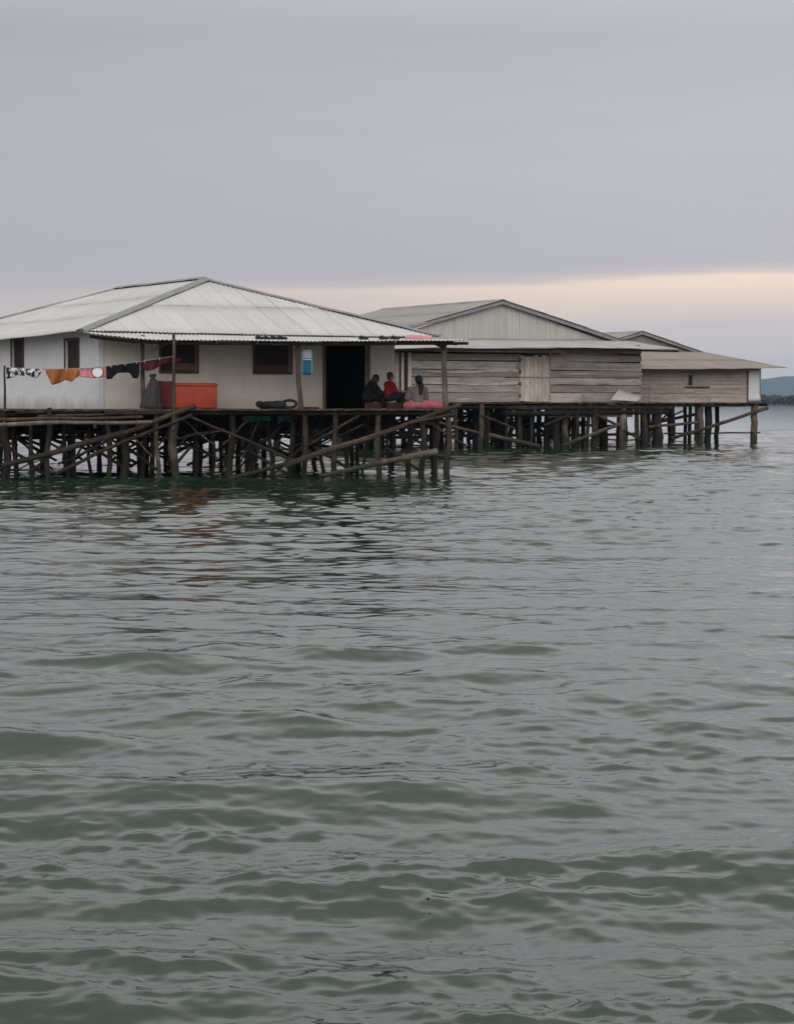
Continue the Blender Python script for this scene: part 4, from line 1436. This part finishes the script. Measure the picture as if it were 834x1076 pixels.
# added strips; pale ones put the highlights of bent boards into their colour
for (x0, x1, y) in ((448, 544, 391.5), (440, 543, 404.0), (578, 672, 387.2), (590, 674, 394.5), (578, 640, 404.5), (577, 672, 374)):
    a, b = s2(x0, -0.06), s2(x1, -0.06)
    za = zat(y, W2(a, 0).y); zb = zat(y + rng.uniform(-0.6, 0.6), W2(b, 0).y)
    bm = bmesh.new()
    n = 12
    rows = []
    for i in range(n + 1):
        f = i / n
        p = W2(a + (b - a) * f, -0.045, za + (zb - za) * f + 0.03 * math.sin(f * 7 + x0))
        h = 0.10 + 0.04 * math.sin(f * 5 + x1)
        rows.append([bm.verts.new(p), bm.verts.new(p - V2 * 0.028 + Vector((0, 0, 0))), bm.verts.new(p - V2 * 0.028 + Vector((0, 0, h * 0.5))), bm.verts.new(p + Vector((0, 0, h)))])
    for r0, r1 in zip(rows, rows[1:]):
        for k in range(4): bm.faces.new((r0[k], r0[(k + 1) % 4], r1[(k + 1) % 4], r1[k]))
    bm.faces.new(rows[0]); bm.faces.new(rows[-1][::-1])
    bmesh.ops.recalc_face_normals(bm, faces=bm.faces)
    obj('cover_strip', bm, M['boards_pale'] if y in (391.5, 404.0) else M['boards'], h2)

# plank door
dr = None
bm = bmesh.new()
s = dh[0] + 0.01
while s < dh[1] - 0.05:
    w = min(rng.uniform(0.17, 0.3), dh[1] - s)
    box(bm, W2(s, -0.035, DECK2 + 0.03 + rng.uniform(0, .05)), U2 * (w - 0.02), V2 * 0.03, (0, 0, dh[3] - DECK2 - 0.08 - rng.uniform(0, .1)))
    s += w
dr = obj('door', bm, M['boards_pale'], h2); dr['label'] = 'pale door of upright boards with dark gaps'
bm = bmesh.new()
zr = zat(397, W2(dh[0], 0).y)
box(bm, W2(dh[0] - 0.05, -0.07, zr), U2 * (dh[1] - dh[0] + 0.1), V2 * 0.03, (0, 0, 0.06))
obj('cross_rail', bm, M['boards'], dr)
for k in range(4):
    bm = bmesh.new()
    box(bm, W2(dh[0] - 0.06, -0.06, DECK2 + 0.25 + k * 0.58), U2 * 0.10, V2 * 0.025, (0, 0, 0.16))
    obj('hinge', bm, M['shutter'], dr)
bm = bmesh.new(); box(bm, W2(dh[1] - 0.02, -0.065, DECK2), U2 * 0.09, V2 * 0.06, (0, 0, z2top - DECK2 - 0.02)); obj('door_post', bm, M['boards'], h2)
# upright boards at the left end, with a solid dark board painted as the shade in their gap
for (x0, x1, m) in ((415, 419, 'boards'), (421.5, 424, 'boards_pale'), (428.5, 432, 'boards_pale')):
    a, b = s2(x0, -0.2), s2(x1, -0.2)
    bm = bmesh.new(); box(bm, W2(a, -0.22, DECK2), U2 * (b - a), V2 * 0.04, (0, 0, 2.35)); obj('upright_board', bm, M[m], h2)
bm = bmesh.new(); box(bm, W2(s2(417, -0.1), -0.12, DECK2 + .6), U2 * (s2(430, -.1) - s2(417, -.1)), V2 * 0.03, (0, 0, 1.75)); obj('dark_opening', bm, M['shutter'], h2)

# lean-to roof along the front
E0 = W2(-3.0, -1.3); E0.z = zat(368.0, E0.y) + 0.04
sE = s2(713, -1.3)
E1 = W2(sE, -1.3); E1.z = zat(367.3, E1.y) + 0.0
G0, G1 = W2(-3.0, 3.37), W2(sE, 3.37)
G0.z = 5.26; G1.z = 5.42
bm = bmesh.new()
corrugated(bm, sag(lin(E0, E1), -0.10), lin(G0, G1), (E1 - E0).length, 0.16, 0.014, 1, 4, rng=rng, warp=0.05)
lt = obj('lean_to_roof', bm, M['zinc_lean'], h2, solid=0.012)
bm = bmesh.new(); tube(bm, [E0.lerp(E1, k / 10) + V2 * 0.12 + Vector((0, 0, -0.085 + 0.10 * math.sin(math.pi * k / 10))) for k in range(11)], 0.05, 7); obj('eave_beam', bm, M['pole'], lt)

# gable and main roof
tg = 3.37
apx = W2(s2(525, tg), tg); apx.z = zat(315.5, apx.y)
sA = s2(525, tg); half = 7.25
gl, gr = W2(sA - half, tg), W2(sA + half, tg)
gz = 5.46
gl.z = gr.z = gz
bm = bmesh.new()
gb0, gb1 = gl + Vector((0, 0, -0.35)), gr + Vector((0, 0, -0.35))
at2 = apx + Vector((0, 0, -0.10))
corrugated(bm, lin(gb0, gb1), hip_upper(gb0, gb1, at2, at2), (gb1 - gb0).length, 0.2, 0.016, 1, 6, rng=rng, warp=0.01)
gw = obj('gable_wall', bm, M['zinc_gable'], h2, solid=0.012)
bm = bmesh.new()
ov = V2 * -0.28
bk = V2 * 11.8
A0, A1 = apx + ov, apx + bk
lo_l0, lo_l1 = gl + ov - U2 * 0.5, gl + bk - U2 * 0.5
lo_r0, lo_r1 = gr + ov + U2 * 0.35, gr + bk + U2 * 0.35
sl = (apx.z - gz) / half
for p in (lo_l0, lo_l1): p.z = gz - 0.5 * sl
for p in (lo_r0, lo_r1): p.z = gz - 0.35 * sl
A1 = A1 - Vector((0, 0, 0.02))
corrugated(bm, lin(lo_l1, lo_l0), lin(A1, A0), 12.1, 0.14, 0.014, 3, 3, rng=rng, warp=0.03)
corrugated(bm, lin(lo_r0, lo_r1), lin(A0, A1), 12.1, 0.14, 0.014, 3, 3, rng=rng, warp=0.03)
r2 = obj('roof', bm, M['zinc_old'], h2, solid=0.014)
# verge boards under the gable edge
for (a, b) in ((lo_l0, A0), (lo_r0, A0)):
    bm = bmesh.new()
    d = (b - a)
    box(bm, a + V2 * 0.03 + Vector((0, 0, -0.20)), d, V2 * 0.03, (0, 0, 0.16))
    obj('verge_board', bm, M['zinc_cap'], r2)
ridge_cap(A0, A1, 0.22, r2, M['zinc_cap'], 0.05)

# deck, beams and piles
def deck_slab(parent, W, s0, s1, t0, t1, z, mat, rng):
    bm = bmesh.new()
    box(bm, W(s0, t0, z - 0.06), W(s1, 0) - W(s0, 0), W(0, t1) - W(0, t0), (0, 0, 0.05))
    s = s0
    while s < s1 - 0.2:
        w = rng.uniform(0.16, 0.3)
        box(bm, W(s, t0 - rng.uniform(0.02, 0.25), z - 0.045 + rng.uniform(-0.015, 0.012)), W(w - 0.02, 0) - W(0, 0), W(0, 1.4) - W(0, 0), (0, 0, 0.05))
        s += w
    return obj('deck', bm, mat, parent)


deck_slab(h2, W2, -3.2, 15.6, -1.25, 14.9, DECK2, M['deck'], rng)
for (a, b, z, r) in ((-3.2, 6.5, DECK2 - 0.20, 0.1), (5.6, 15.5, DECK2 - 0.24, 0.13), (5.5, 15.3, DECK2 - 0.5, 0.12)):
    obj('beam', pole_bm(W2(a, -1.15, z), W2(b, -1.1, z), r, r, rng, 0.003), M['pole'], h2)
bm = bmesh.new()
box(bm, W2(s2(575, -0.9), -0.9, DECK2 - 0.72), U2 * (s2(664, -0.9) - s2(575, -0.9)), V2 * 0.05, (0, 0, 0.62)); obj('skirt_board', bm, M['boards'], h2)
for k in range(8):
    obj('beam', pole_bm(W2(-3, 0.5 + k * 1.9, DECK2 - 0.2), W2(15.3, 0.5 + k * 1.9, DECK2 - 0.18), 0.1, 0.09, rng, 0.003), M['pole'], h2)

fp2 = [(478, 5), (506, 6), (512, 7), (531, 4), (545, 6), (557, 4), (583, 8), (593, 7), (607, 4), (617, 4), (624, 8), (654, 8), (668, 5), (676, 6)]
for (x, w) in fp2:
    t = -1.15 + rng.uniform(-0.05, 0.6)
    p = W2(s2(x, t), t); r = w / 2 / F * p.y
    obj('pile', pole_bm((p.x + rng.uniform(-.12, .12), p.y, -0.7), (p.x, p.y, DECK2 - 0.06), r, r * 0.9, rng, 0.012), M['pole_pale'] if x in (506, 593, 654) else M['pole'], h2)
for ti in range(8):
    for si in range(10):
        s, t = -2.6 + si * 1.95 + rng.uniform(-.35, .35), 0.7 + ti * 1.95 + rng.uniform(-.3, .3)
        p = W2(s, t); r = rng.uniform(0.10, 0.16)
        obj('pile', pole_bm((p.x + rng.uniform(-.12, .12), p.y, -0.7), (p.x, p.y, DECK2 - 0.06), r, r * 0.9, rng, 0.01), M['pole'], h2)


def fq(px, py, t):
    return at(px, py, W2(s2(px, t), t).y)


for (a, b, r, m) in (((514, 457), (566, 469), 0.11, 'pole_pale'), ((592, 468), (650, 446), 0.10, 'pole_pale'), ((627, 436), (652, 449), 0.08, 'pole'), ((446, 440), (503, 455), 0.07, 'pole_brown'),
                     ((447, 443), (489, 468), 0.06, 'pole_brown'), ((572, 447), (598, 436), 0.07, 'pole'), ((540, 450), (505, 436), 0.06, 'pole'), ((655, 452), (672, 462), 0.07, 'pole')):
    obj('brace', pole_bm(fq(*a, -1.35), fq(*b, -1.35), r, r * 0.9, rng, 0.006), M[m], h2)
for k in range(44):
    s, t = rng.uniform(-2.5, 14), rng.uniform(0.2, 14.5)
    L = rng.uniform(1.6, 3.4) * rng.choice((-1, 1))
    obj('brace', pole_bm(W2(s, t, rng.uniform(0.1, 0.8)), W2(min(15, max(-3, s + L)), t + rng.uniform(-.6, .6), rng.uniform(1.2, 2.0)), 0.06, 0.05, rng, 0.012), M['pole'], h2)
for k in range(10):
    t = 1.3 + k * 1.35; z = rng.uniform(0.5, 1.7)
    obj('waler', pole_bm(W2(-3, t, z), W2(15, t, z + rng.uniform(-.25, .25)), 0.08, 0.07, rng, 0.006), M['pole'], h2)

# loose zinc sheet leaning on the wall
def fq_(px, py, t):
    return at(px, py, W2(s2(px, t), t).y)


p0, p1 = fq_(641, 420.5, -0.95), fq_(669, 421.5, -0.95)
q0, q1 = fq_(650, 408, -0.15), fq_(674, 417, -0.25)
bm = bmesh.new()
corrugated(bm, lin(p0, p1), lin(q0, q1), (p1 - p0).length, 0.16, 0.014, 1, 3, warp=0.02)
tag(obj('zinc_sheet', bm, M['zinc_gable'], None, loc=p0, solid=0.012), 'loose crooked zinc sheet leaning on the wall of the plank house', 'zinc sheet')

# ================================================================== ANNEX (brown boarded house with shed roof)
TA = 4.2
a3 = thing('boarded_shed', 'brown boarded shed with a low overhanging roof and white end panel', 'shed', W2(19, TA + 3, 0))
rng = random.Random(37)
sa0, sa1 = 14.9, s2(797, TA)
pF = W2(sa1, TA)
za = zat(387.5, W2((sa0 + sa1) / 2, TA).y)
DK3 = zat(423.0, W2(sa1, TA).y)
swh = s2(784, TA)
bm = bmesh.new()
board_rows(bm, W2, sa0, swh, DK3, za + 0.1, 0.20, 0.28, 4, 7, TA, [], rng=rng, gap=0.016, tilt=0.010)
obj('wall', bm, M['boards_brown'], a3)
bm = bmesh.new()
box(bm, W2(sa0, TA + 0.04, DK3), U2 * (sa1 - sa0 - 0.02), V2 * 0.03, (0, 0, za - DK3 + 0.15))
box(bm, W2(sa1 - 0.06, TA + 0.08, DK3), U2 * 0.04, V2 * 6.2, (0, 0, za - DK3 + 0.12))
box(bm, W2(sa0, TA + 6.25, DK3), U2 * (sa1 - sa0 - 0.1), V2 * 0.04, (0, 0, za - DK3 + 0.8))
box(bm, W2(sa0, TA + 0.08, DK3), U2 * 0.04, V2 * 6.1, (0, 0, za - DK3 + 0.12))
obj('wall_lining', bm, M['boards_brown'], a3)
# white end panel, buckled at the foot
bm = bmesh.new()
rows = []
for i in range(9):
    s = swh + 0.03 + (sa1 - swh - 0.03) * i / 8
    col = []
    for k in range(11):
        f = k / 10
        b_ = 0.05 * math.exp(-((f - 0.08) / 0.07) ** 2) * (0.5 + i / 8) + 0.012 * math.sin(i * 1.7)
        col.append(bm.verts.new(W2(s, TA - 0.02 - b_, DK3 + 0.05 + (za - DK3) * f)))
    rows.append(col)
for p, q in zip(rows, rows[1:]):
    for k in range(10): bm.faces.new((p[k], q[k], q[k + 1], p[k + 1]))
obj('end_panel', bm, M['white_sheet'], a3, smooth=True, solid=0.015)
bm = bmesh.new(); box(bm, W2(swh - 0.06, TA - 0.06, DK3), U2 * 0.1, V2 * 0.05, (0, 0, za - DK3 + 0.05)); obj('corner_post', bm, M['frame'], a3)
bm = bmesh.new(); box(bm, W2(sa1 - 0.03, TA - 0.05, DK3), U2 * 0.07, V2 * 0.1, (0, 0, za - DK3 + 0.05)); obj('corner_post', bm, M['boards'], a3)
# small hatch: dark slot, pale leaf and sill
y_ = lambda py, px: zat(py, W2(s2(px, TA), TA).y)
bm = bmesh.new(); box(bm, W2(s2(722, TA), TA - 0.05, y_(405, 722)), U2 * (s2(725.5, TA) - s2(722, TA)), V2 * 0.03, (0, 0, y_(394, 722) - y_(405, 722)))
hat = obj('hatch', bm, M['shutter'], a3)
bm = bmesh.new(); box(bm, W2(s2(726, TA), TA - 0.055, y_(405, 722)), U2 * (s2(741, TA) - s2(726, TA)), V2 * 0.03, (0, 0, y_(390, 722) - y_(405, 722))); obj('leaf', bm, M['boards'], hat)
bm = bmesh.new(); box(bm, W2(s2(718, TA), TA - 0.08, y_(407.5, 722)), U2 * (s2(744, TA) - s2(718, TA)), V2 * 0.06, (0, 0, 0.07)); obj('sill', bm, M['pole'], hat)
for x in (681, 743):
    bm = bmesh.new(); box(bm, W2(s2(x, TA), TA - 0.045, DK3), U2 * 0.12, V2 * 0.03, (0, 0, za - DK3)); obj('batten', bm, M['boards_brown'], a3)
# roof
te = TA - 0.75
sT = s2(826, te)
e0, e1 = W2(14.43, te), W2(sT, te)
e0.z = zat(387.6, e0.y); e1.z = zat(386.4, e1.y)
t1 = TA + 6.6
g0, g1 = W2(14.43, t1), W2(sT, t1)
g0.z = g1.z = zat(370.0, g1.y)
bm = bmesh.new()
corrugated(bm, sag(lin(e0, e1), 0.03), lin(g0, g1), (e1 - e0).length, 0.16, 0.015, 2, 3, rng=rng, warp=0.04)
r3 = obj('roof', bm, M['zinc_annex'], a3, solid=0.014)
bm = bmesh.new(); box(bm, e0 + V2 * 0.05 + Vector((0, 0, -0.14)), (e1 - e0) * 0.84, V2 * 0.04, (0, 0, 0.11)); obj('eave_board', bm, M['shutter'], r3)
# deck, piles, braces
sd1 = s2(806, TA - 0.4)
deck_slab(a3, W2, 14.9, sd1, TA - 0.4, TA + 6.6, DK3, M['deck'], rng)
obj('beam', pole_bm(W2(15.7, TA - 0.3, DK3 - 0.15), W2(sd1, TA - 0.3, DK3 - 0.12), 0.08, 0.07, rng, 0.002), M['pole'], a3)
for (x, w, t) in ((791.5, 7.5, TA - 0.2), (735, 7, TA - 0.2), (743.5, 8, TA + 0.3), (752.5, 5, TA + 2.2), (719, 4, TA + 3.2), (724.5, 4, TA + 2.2), (690, 12, TA - 0.1), (680, 5, TA + 1), (702, 4, TA + 4), (762, 3.5, TA + 6.0)):
    if x == 762: continue
    p = W2(s2(x, t), t); r = w / 2 / F * p.y
    obj('pile', pole_bm((p.x + rng.uniform(-.1, .1), p.y, -0.7), (p.x, p.y, DK3 - 0.05), r, r * 0.92, rng, 0.006), M['pole_pale'] if x in (791.5, 735) else M['pole'], a3)


def fr(px, py, t):
    return at(px, py, W2(s2(px, t), t).y)


for (a, b, r, m, t) in (((806, 428.5), (762, 443), 0.10, 'pole_brown', TA - 0.45), ((764, 442.5), (704, 461), 0.10, 'pole', TA - 0.45), ((681, 448.5), (732, 444), 0.08, 'pole_pale', TA - 0.3),
                        ((697, 455.5), (798, 454.5), 0.045, 'pole', TA - 0.3), ((682, 446), (736, 434), 0.09, 'pole', TA + 1.0), ((698, 441), (720, 430), 0.05, 'pole', TA + 1.5), ((676, 458), (700, 436), 0.06, 'pole', TA + 0.5)):
    obj('brace', pole_bm(fr(*a, t), fr(*b, t), r, r * 0.9, rng, 0.004), M[m], a3)

# ================================================================== REAR HOUSE (small gable beyond)
h4 = thing('far_house', 'small grey gabled house showing only its roof beyond the plank house', 'house', (15, 138, 0))
rng = random.Random(41)
ap = at(672, 348, 135.0)
half4 = 4.9
s_dir = U2
gl4, gr4 = ap - U2 * half4, ap + U2 * half4
gz4 = zat(371, gr4.y)
gl4.z = gr4.z = gz4
B0, B1 = gl4 + Vector((0, 0, -0.2)), gr4 + Vector((0, 0, -0.2))
bm = bmesh.new(); a4 = ap + Vector((0, 0, -0.1))
corrugated(bm, lin(B0, B1), hip_upper(B0, B1, a4, a4), half4 * 2, 0.2, 0.015, 1, 5, rng=rng)
obj('gable_wall', bm, M['zinc_old'], h4, solid=0.012)
bm = bmesh.new()
A0, A1 = ap - V2 * 0.3, ap + V2 * 9
l0, l1 = gl4 - V2 * 0.3 - U2 * 0.4, gl4 + V2 * 9 - U2 * 0.4
q0, q1 = gr4 - V2 * 0.3 + U2 * 0.4, gr4 + V2 * 9 + U2 * 0.4
for p in (l0, l1, q0, q1): p.z -= 0.10
corrugated(bm, lin(l1, l0), lin(A1, A0), 9.3, 0.16, 0.014, 2, 3, rng=rng)
corrugated(bm, lin(q0, q1), lin(A0, A1), 9.3, 0.16, 0.014, 2, 3, rng=rng)
r4 = obj('roof', bm, M['zinc_old'], h4, solid=0.014)
for (a, b) in ((l0, A0), (q0, A0)):
    bm = bmesh.new(); box(bm, a + V2 * 0.03 + Vector((0, 0, -0.2)), b - a, V2 * 0.03, (0, 0, 0.16)); obj('verge_board', bm, M['boards'], r4)
bm = bmesh.new()
g4 = Vector((gl4.x, gl4.y, DECK2))
box(bm, g4 + V2 * 0.05, U2 * half4 * 2, V2 * 0.05, (0, 0, gz4 - DECK2 - 0.15))
box(bm, g4 + V2 * 8.7, U2 * half4 * 2, V2 * 0.05, (0, 0, gz4 - DECK2 - 0.05))
box(bm, g4 + V2 * 0.12, U2 * 0.05, V2 * 8.55, (0, 0, gz4 - DECK2 - 0.05))
box(bm, g4 + V2 * 0.12 + U2 * (half4 * 2 - 0.05), U2 * 0.05, V2 * 8.55, (0, 0, gz4 - DECK2 - 0.05))
obj('wall', bm, M['boards'], h4)
bm = bmesh.new(); box(bm, g4 - U2 * 0.3 - V2 * 0.3 + Vector((0, 0, -0.1)), U2 * (half4 * 2 + 0.6), V2 * 9.4, (0, 0, 0.09)); obj('deck', bm, M['deck'], h4)
for ti in range(4):
    for si in range(6):
        p = g4 + U2 * (0.2 + si * 1.85) + V2 * (0.2 + ti * 2.7)
        obj('pile', pole_bm((p.x + rng.uniform(-.15, .15), p.y, -0.7), (p.x, p.y, DECK2 - 0.1), 0.13, 0.12, rng, 0.01), M['pole'], h4)

# ================================================================== far shore and hill
def ridge_mesh(name, Y, depth, xs, hs, mat, seed, rough, step):
    """land along the horizon: a body with depth, its crest following hs"""
    bm = bmesh.new()
    n = int((xs[-1] - xs[0]) / step)
    cols = []
    for i in range(n + 1):
        px = xs[0] + (xs[-1] - xs[0]) * i / n
        x = (px - CX) / F * Y
        h = float(np.interp(px, xs, hs)) / F * Y
        h *= 1 + rough * mnoise.fractal(Vector((x / (Y * 0.012), seed, 0)), 1.0, 2.0, 5)
        col = []
        for (f, d) in ((0.0, 0.0), (0.35, 0.12), (0.7, 0.3), (1.0, 0.5), (0.7, 0.75), (0.0, 1.0)):
            w = mnoise.fractal(Vector((x / (Y * 0.02), d * 4 + seed, 3)), 1.0, 2.0, 4)
            col.append(bm.verts.new((x + w * depth * 0.05, Y + d * depth, -0.8 + (h + 0.8) * f * (1 + (0.12 * w if 0 < f < 1 else 0)))))
        cols.append(col)
    for a, b in zip(cols, cols[1:]):
        for k in range(5): bm.faces.new((a[k], b[k], b[k + 1], a[k + 1]))
    bm.faces.new(cols[0]); bm.faces.new(cols[-1][::-1])
    bmesh.ops.recalc_face_normals(bm, faces=bm.faces)
    return obj(name, bm, mat, None, smooth=True)


g = NT('hill_forest')
n1 = g.noise(g.coords((1, 1, 2)), 0.02, 6, 0.65)
g.l(g.ramp(n1, [(0.35, (0.020, 0.030, 0.030)), (0.65, (0.040, 0.055, 0.045))]), g.p.inputs['Base Color'])
g.p.inputs['Roughness'].default_value = 0.95
M['hill'] = g.m
hl = ridge_mesh('hill', 6000, 1200, [430, 600, 700, 760, 800, 834, 900, 1000, 1150, 1400], [3, 8, 12, 16, 20.5, 26.5, 32, 36, 28, 10], M['hill'], 2.0, 0.10, 2)
tag(hl, kind='structure')
g = NT('shore_earth')
n1 = g.noise(g.coords(), 0.05, 4)
g.l(g.mix(n1, (0.03, 0.04, 0.025), (0.06, 0.065, 0.045)), g.p.inputs['Base Color']); g.p.inputs['Roughness'].default_value = 0.95
sh = ridge_mesh('shore', 1500, 260, [560, 640, 800, 1000, 1300, 1400], [1.5, 4, 5, 5, 4, 1.5], g.m, 5.0, 0.2, 3)
tag(sh, kind='structure')
# the shore wood: leaf clumps through a low band of crowns
g = NT('shore_leaves')
geo = g.n('ShaderNodeNewGeometry')
g.l(g.ramp(geo.outputs['Random Per Island'], [(0, (0.018, 0.022, 0.015)), (1, (0.040, 0.043, 0.028))]), g.p.inputs['Base Color'])
g.p.inputs['Roughness'].default_value = 0.9
rg = random.Random(77)
bm = bmesh.new()
Ys = 1500
ico = bmesh.new(); bmesh.ops.create_icosphere(ico, subdivisions=1, radius=1)
ico.verts.ensure_lookup_table()
iv = np.array([v.co for v in ico.verts]); iff = np.array([[v.index for v in f.verts] for f in ico.faces]); ico.free()
bm.free()
VV, FF, base_i = [], [], 0
for k in range(560):
    px = rg.uniform(575, 1390)
    Y = Ys + rg.uniform(-8, 60)
    x = (px - CX) / F * Y
    h = rg.uniform(5.0, 7.6) * (0.85 + 0.35 * mnoise.noise(Vector((x / 40, 0, 0))))
    w = rg.uniform(2.5, 5.0)
    for q in range(16):
        c = np.array((x + rg.gauss(0, w * 0.5), Y + rg.gauss(0, 2), max(0.4, h - abs(rg.gauss(0, h * 0.35)))))
        r = rg.uniform(0.7, 1.7); a_ = rg.uniform(0, 3)
        rm = np.array([[math.cos(a_), -math.sin(a_), 0.2 * rg.random()], [math.sin(a_), math.cos(a_), 0], [0, 0.2, 0.75]])
        VV.append(iv @ rm.T * r + c); FF.append(iff + base_i); base_i += len(iv)
tm = bpy.data.meshes.new('tmp'); tm.from_pydata(np.concatenate(VV).tolist(), [], np.concatenate(FF).tolist())
bm = bmesh.new(); bm.from_mesh(tm); bpy.data.meshes.remove(tm)
tag(obj('shore_treeline', bm, g.m, None, loc=(300, 1500, 0)), 'low dark green woods along the far shore under the hill', 'woods', None, 'stuff')

# tiny dark seed floating in the foreground
Yf = EYE * F / (952 - HORIZON)
p = at(449.5, 952, Yf)
bm = bmesh.new()
ellipsoid(bm, (p.x, p.y, 0.012), (0.008, 0.009, 0.006), 12)
ellipsoid(bm, (p.x, p.y, 0.017), (0.003, 0.003, 0.003), 8)
tag(obj('seed', remeshed(bm, 0.0016, 1), M['rubber'], None, smooth=True, loc=(p.x, p.y, 0.0)), 'tiny dark seed floating on the water in the foreground', 'seed')

# ================================================================== air
g = bpy.data.materials.new('haze_air'); g.use_nodes = True
nt = g.node_tree
for nd in list(nt.nodes):
    if nd.type == 'BSDF_PRINCIPLED': nt.nodes.remove(nd)
pv = nt.nodes.new('ShaderNodeVolumePrincipled')
pv.inputs['Color'].default_value = (0.54, 0.75, 1.0, 1)
pv.inputs['Density'].default_value = 0.00009
pv.inputs['Anisotropy'].default_value = 0.2
nt.links.new(pv.outputs[0], nt.nodes['Material Output'].inputs['Volume'])
bm = bmesh.new()
box(bm, (-8200, -8200, -2.0), (16400, 0, 0), (0, 16400, 0), (0, 0, 132))
hz = obj('haze', bm, g, None)
tag(hz, kind='stuff')
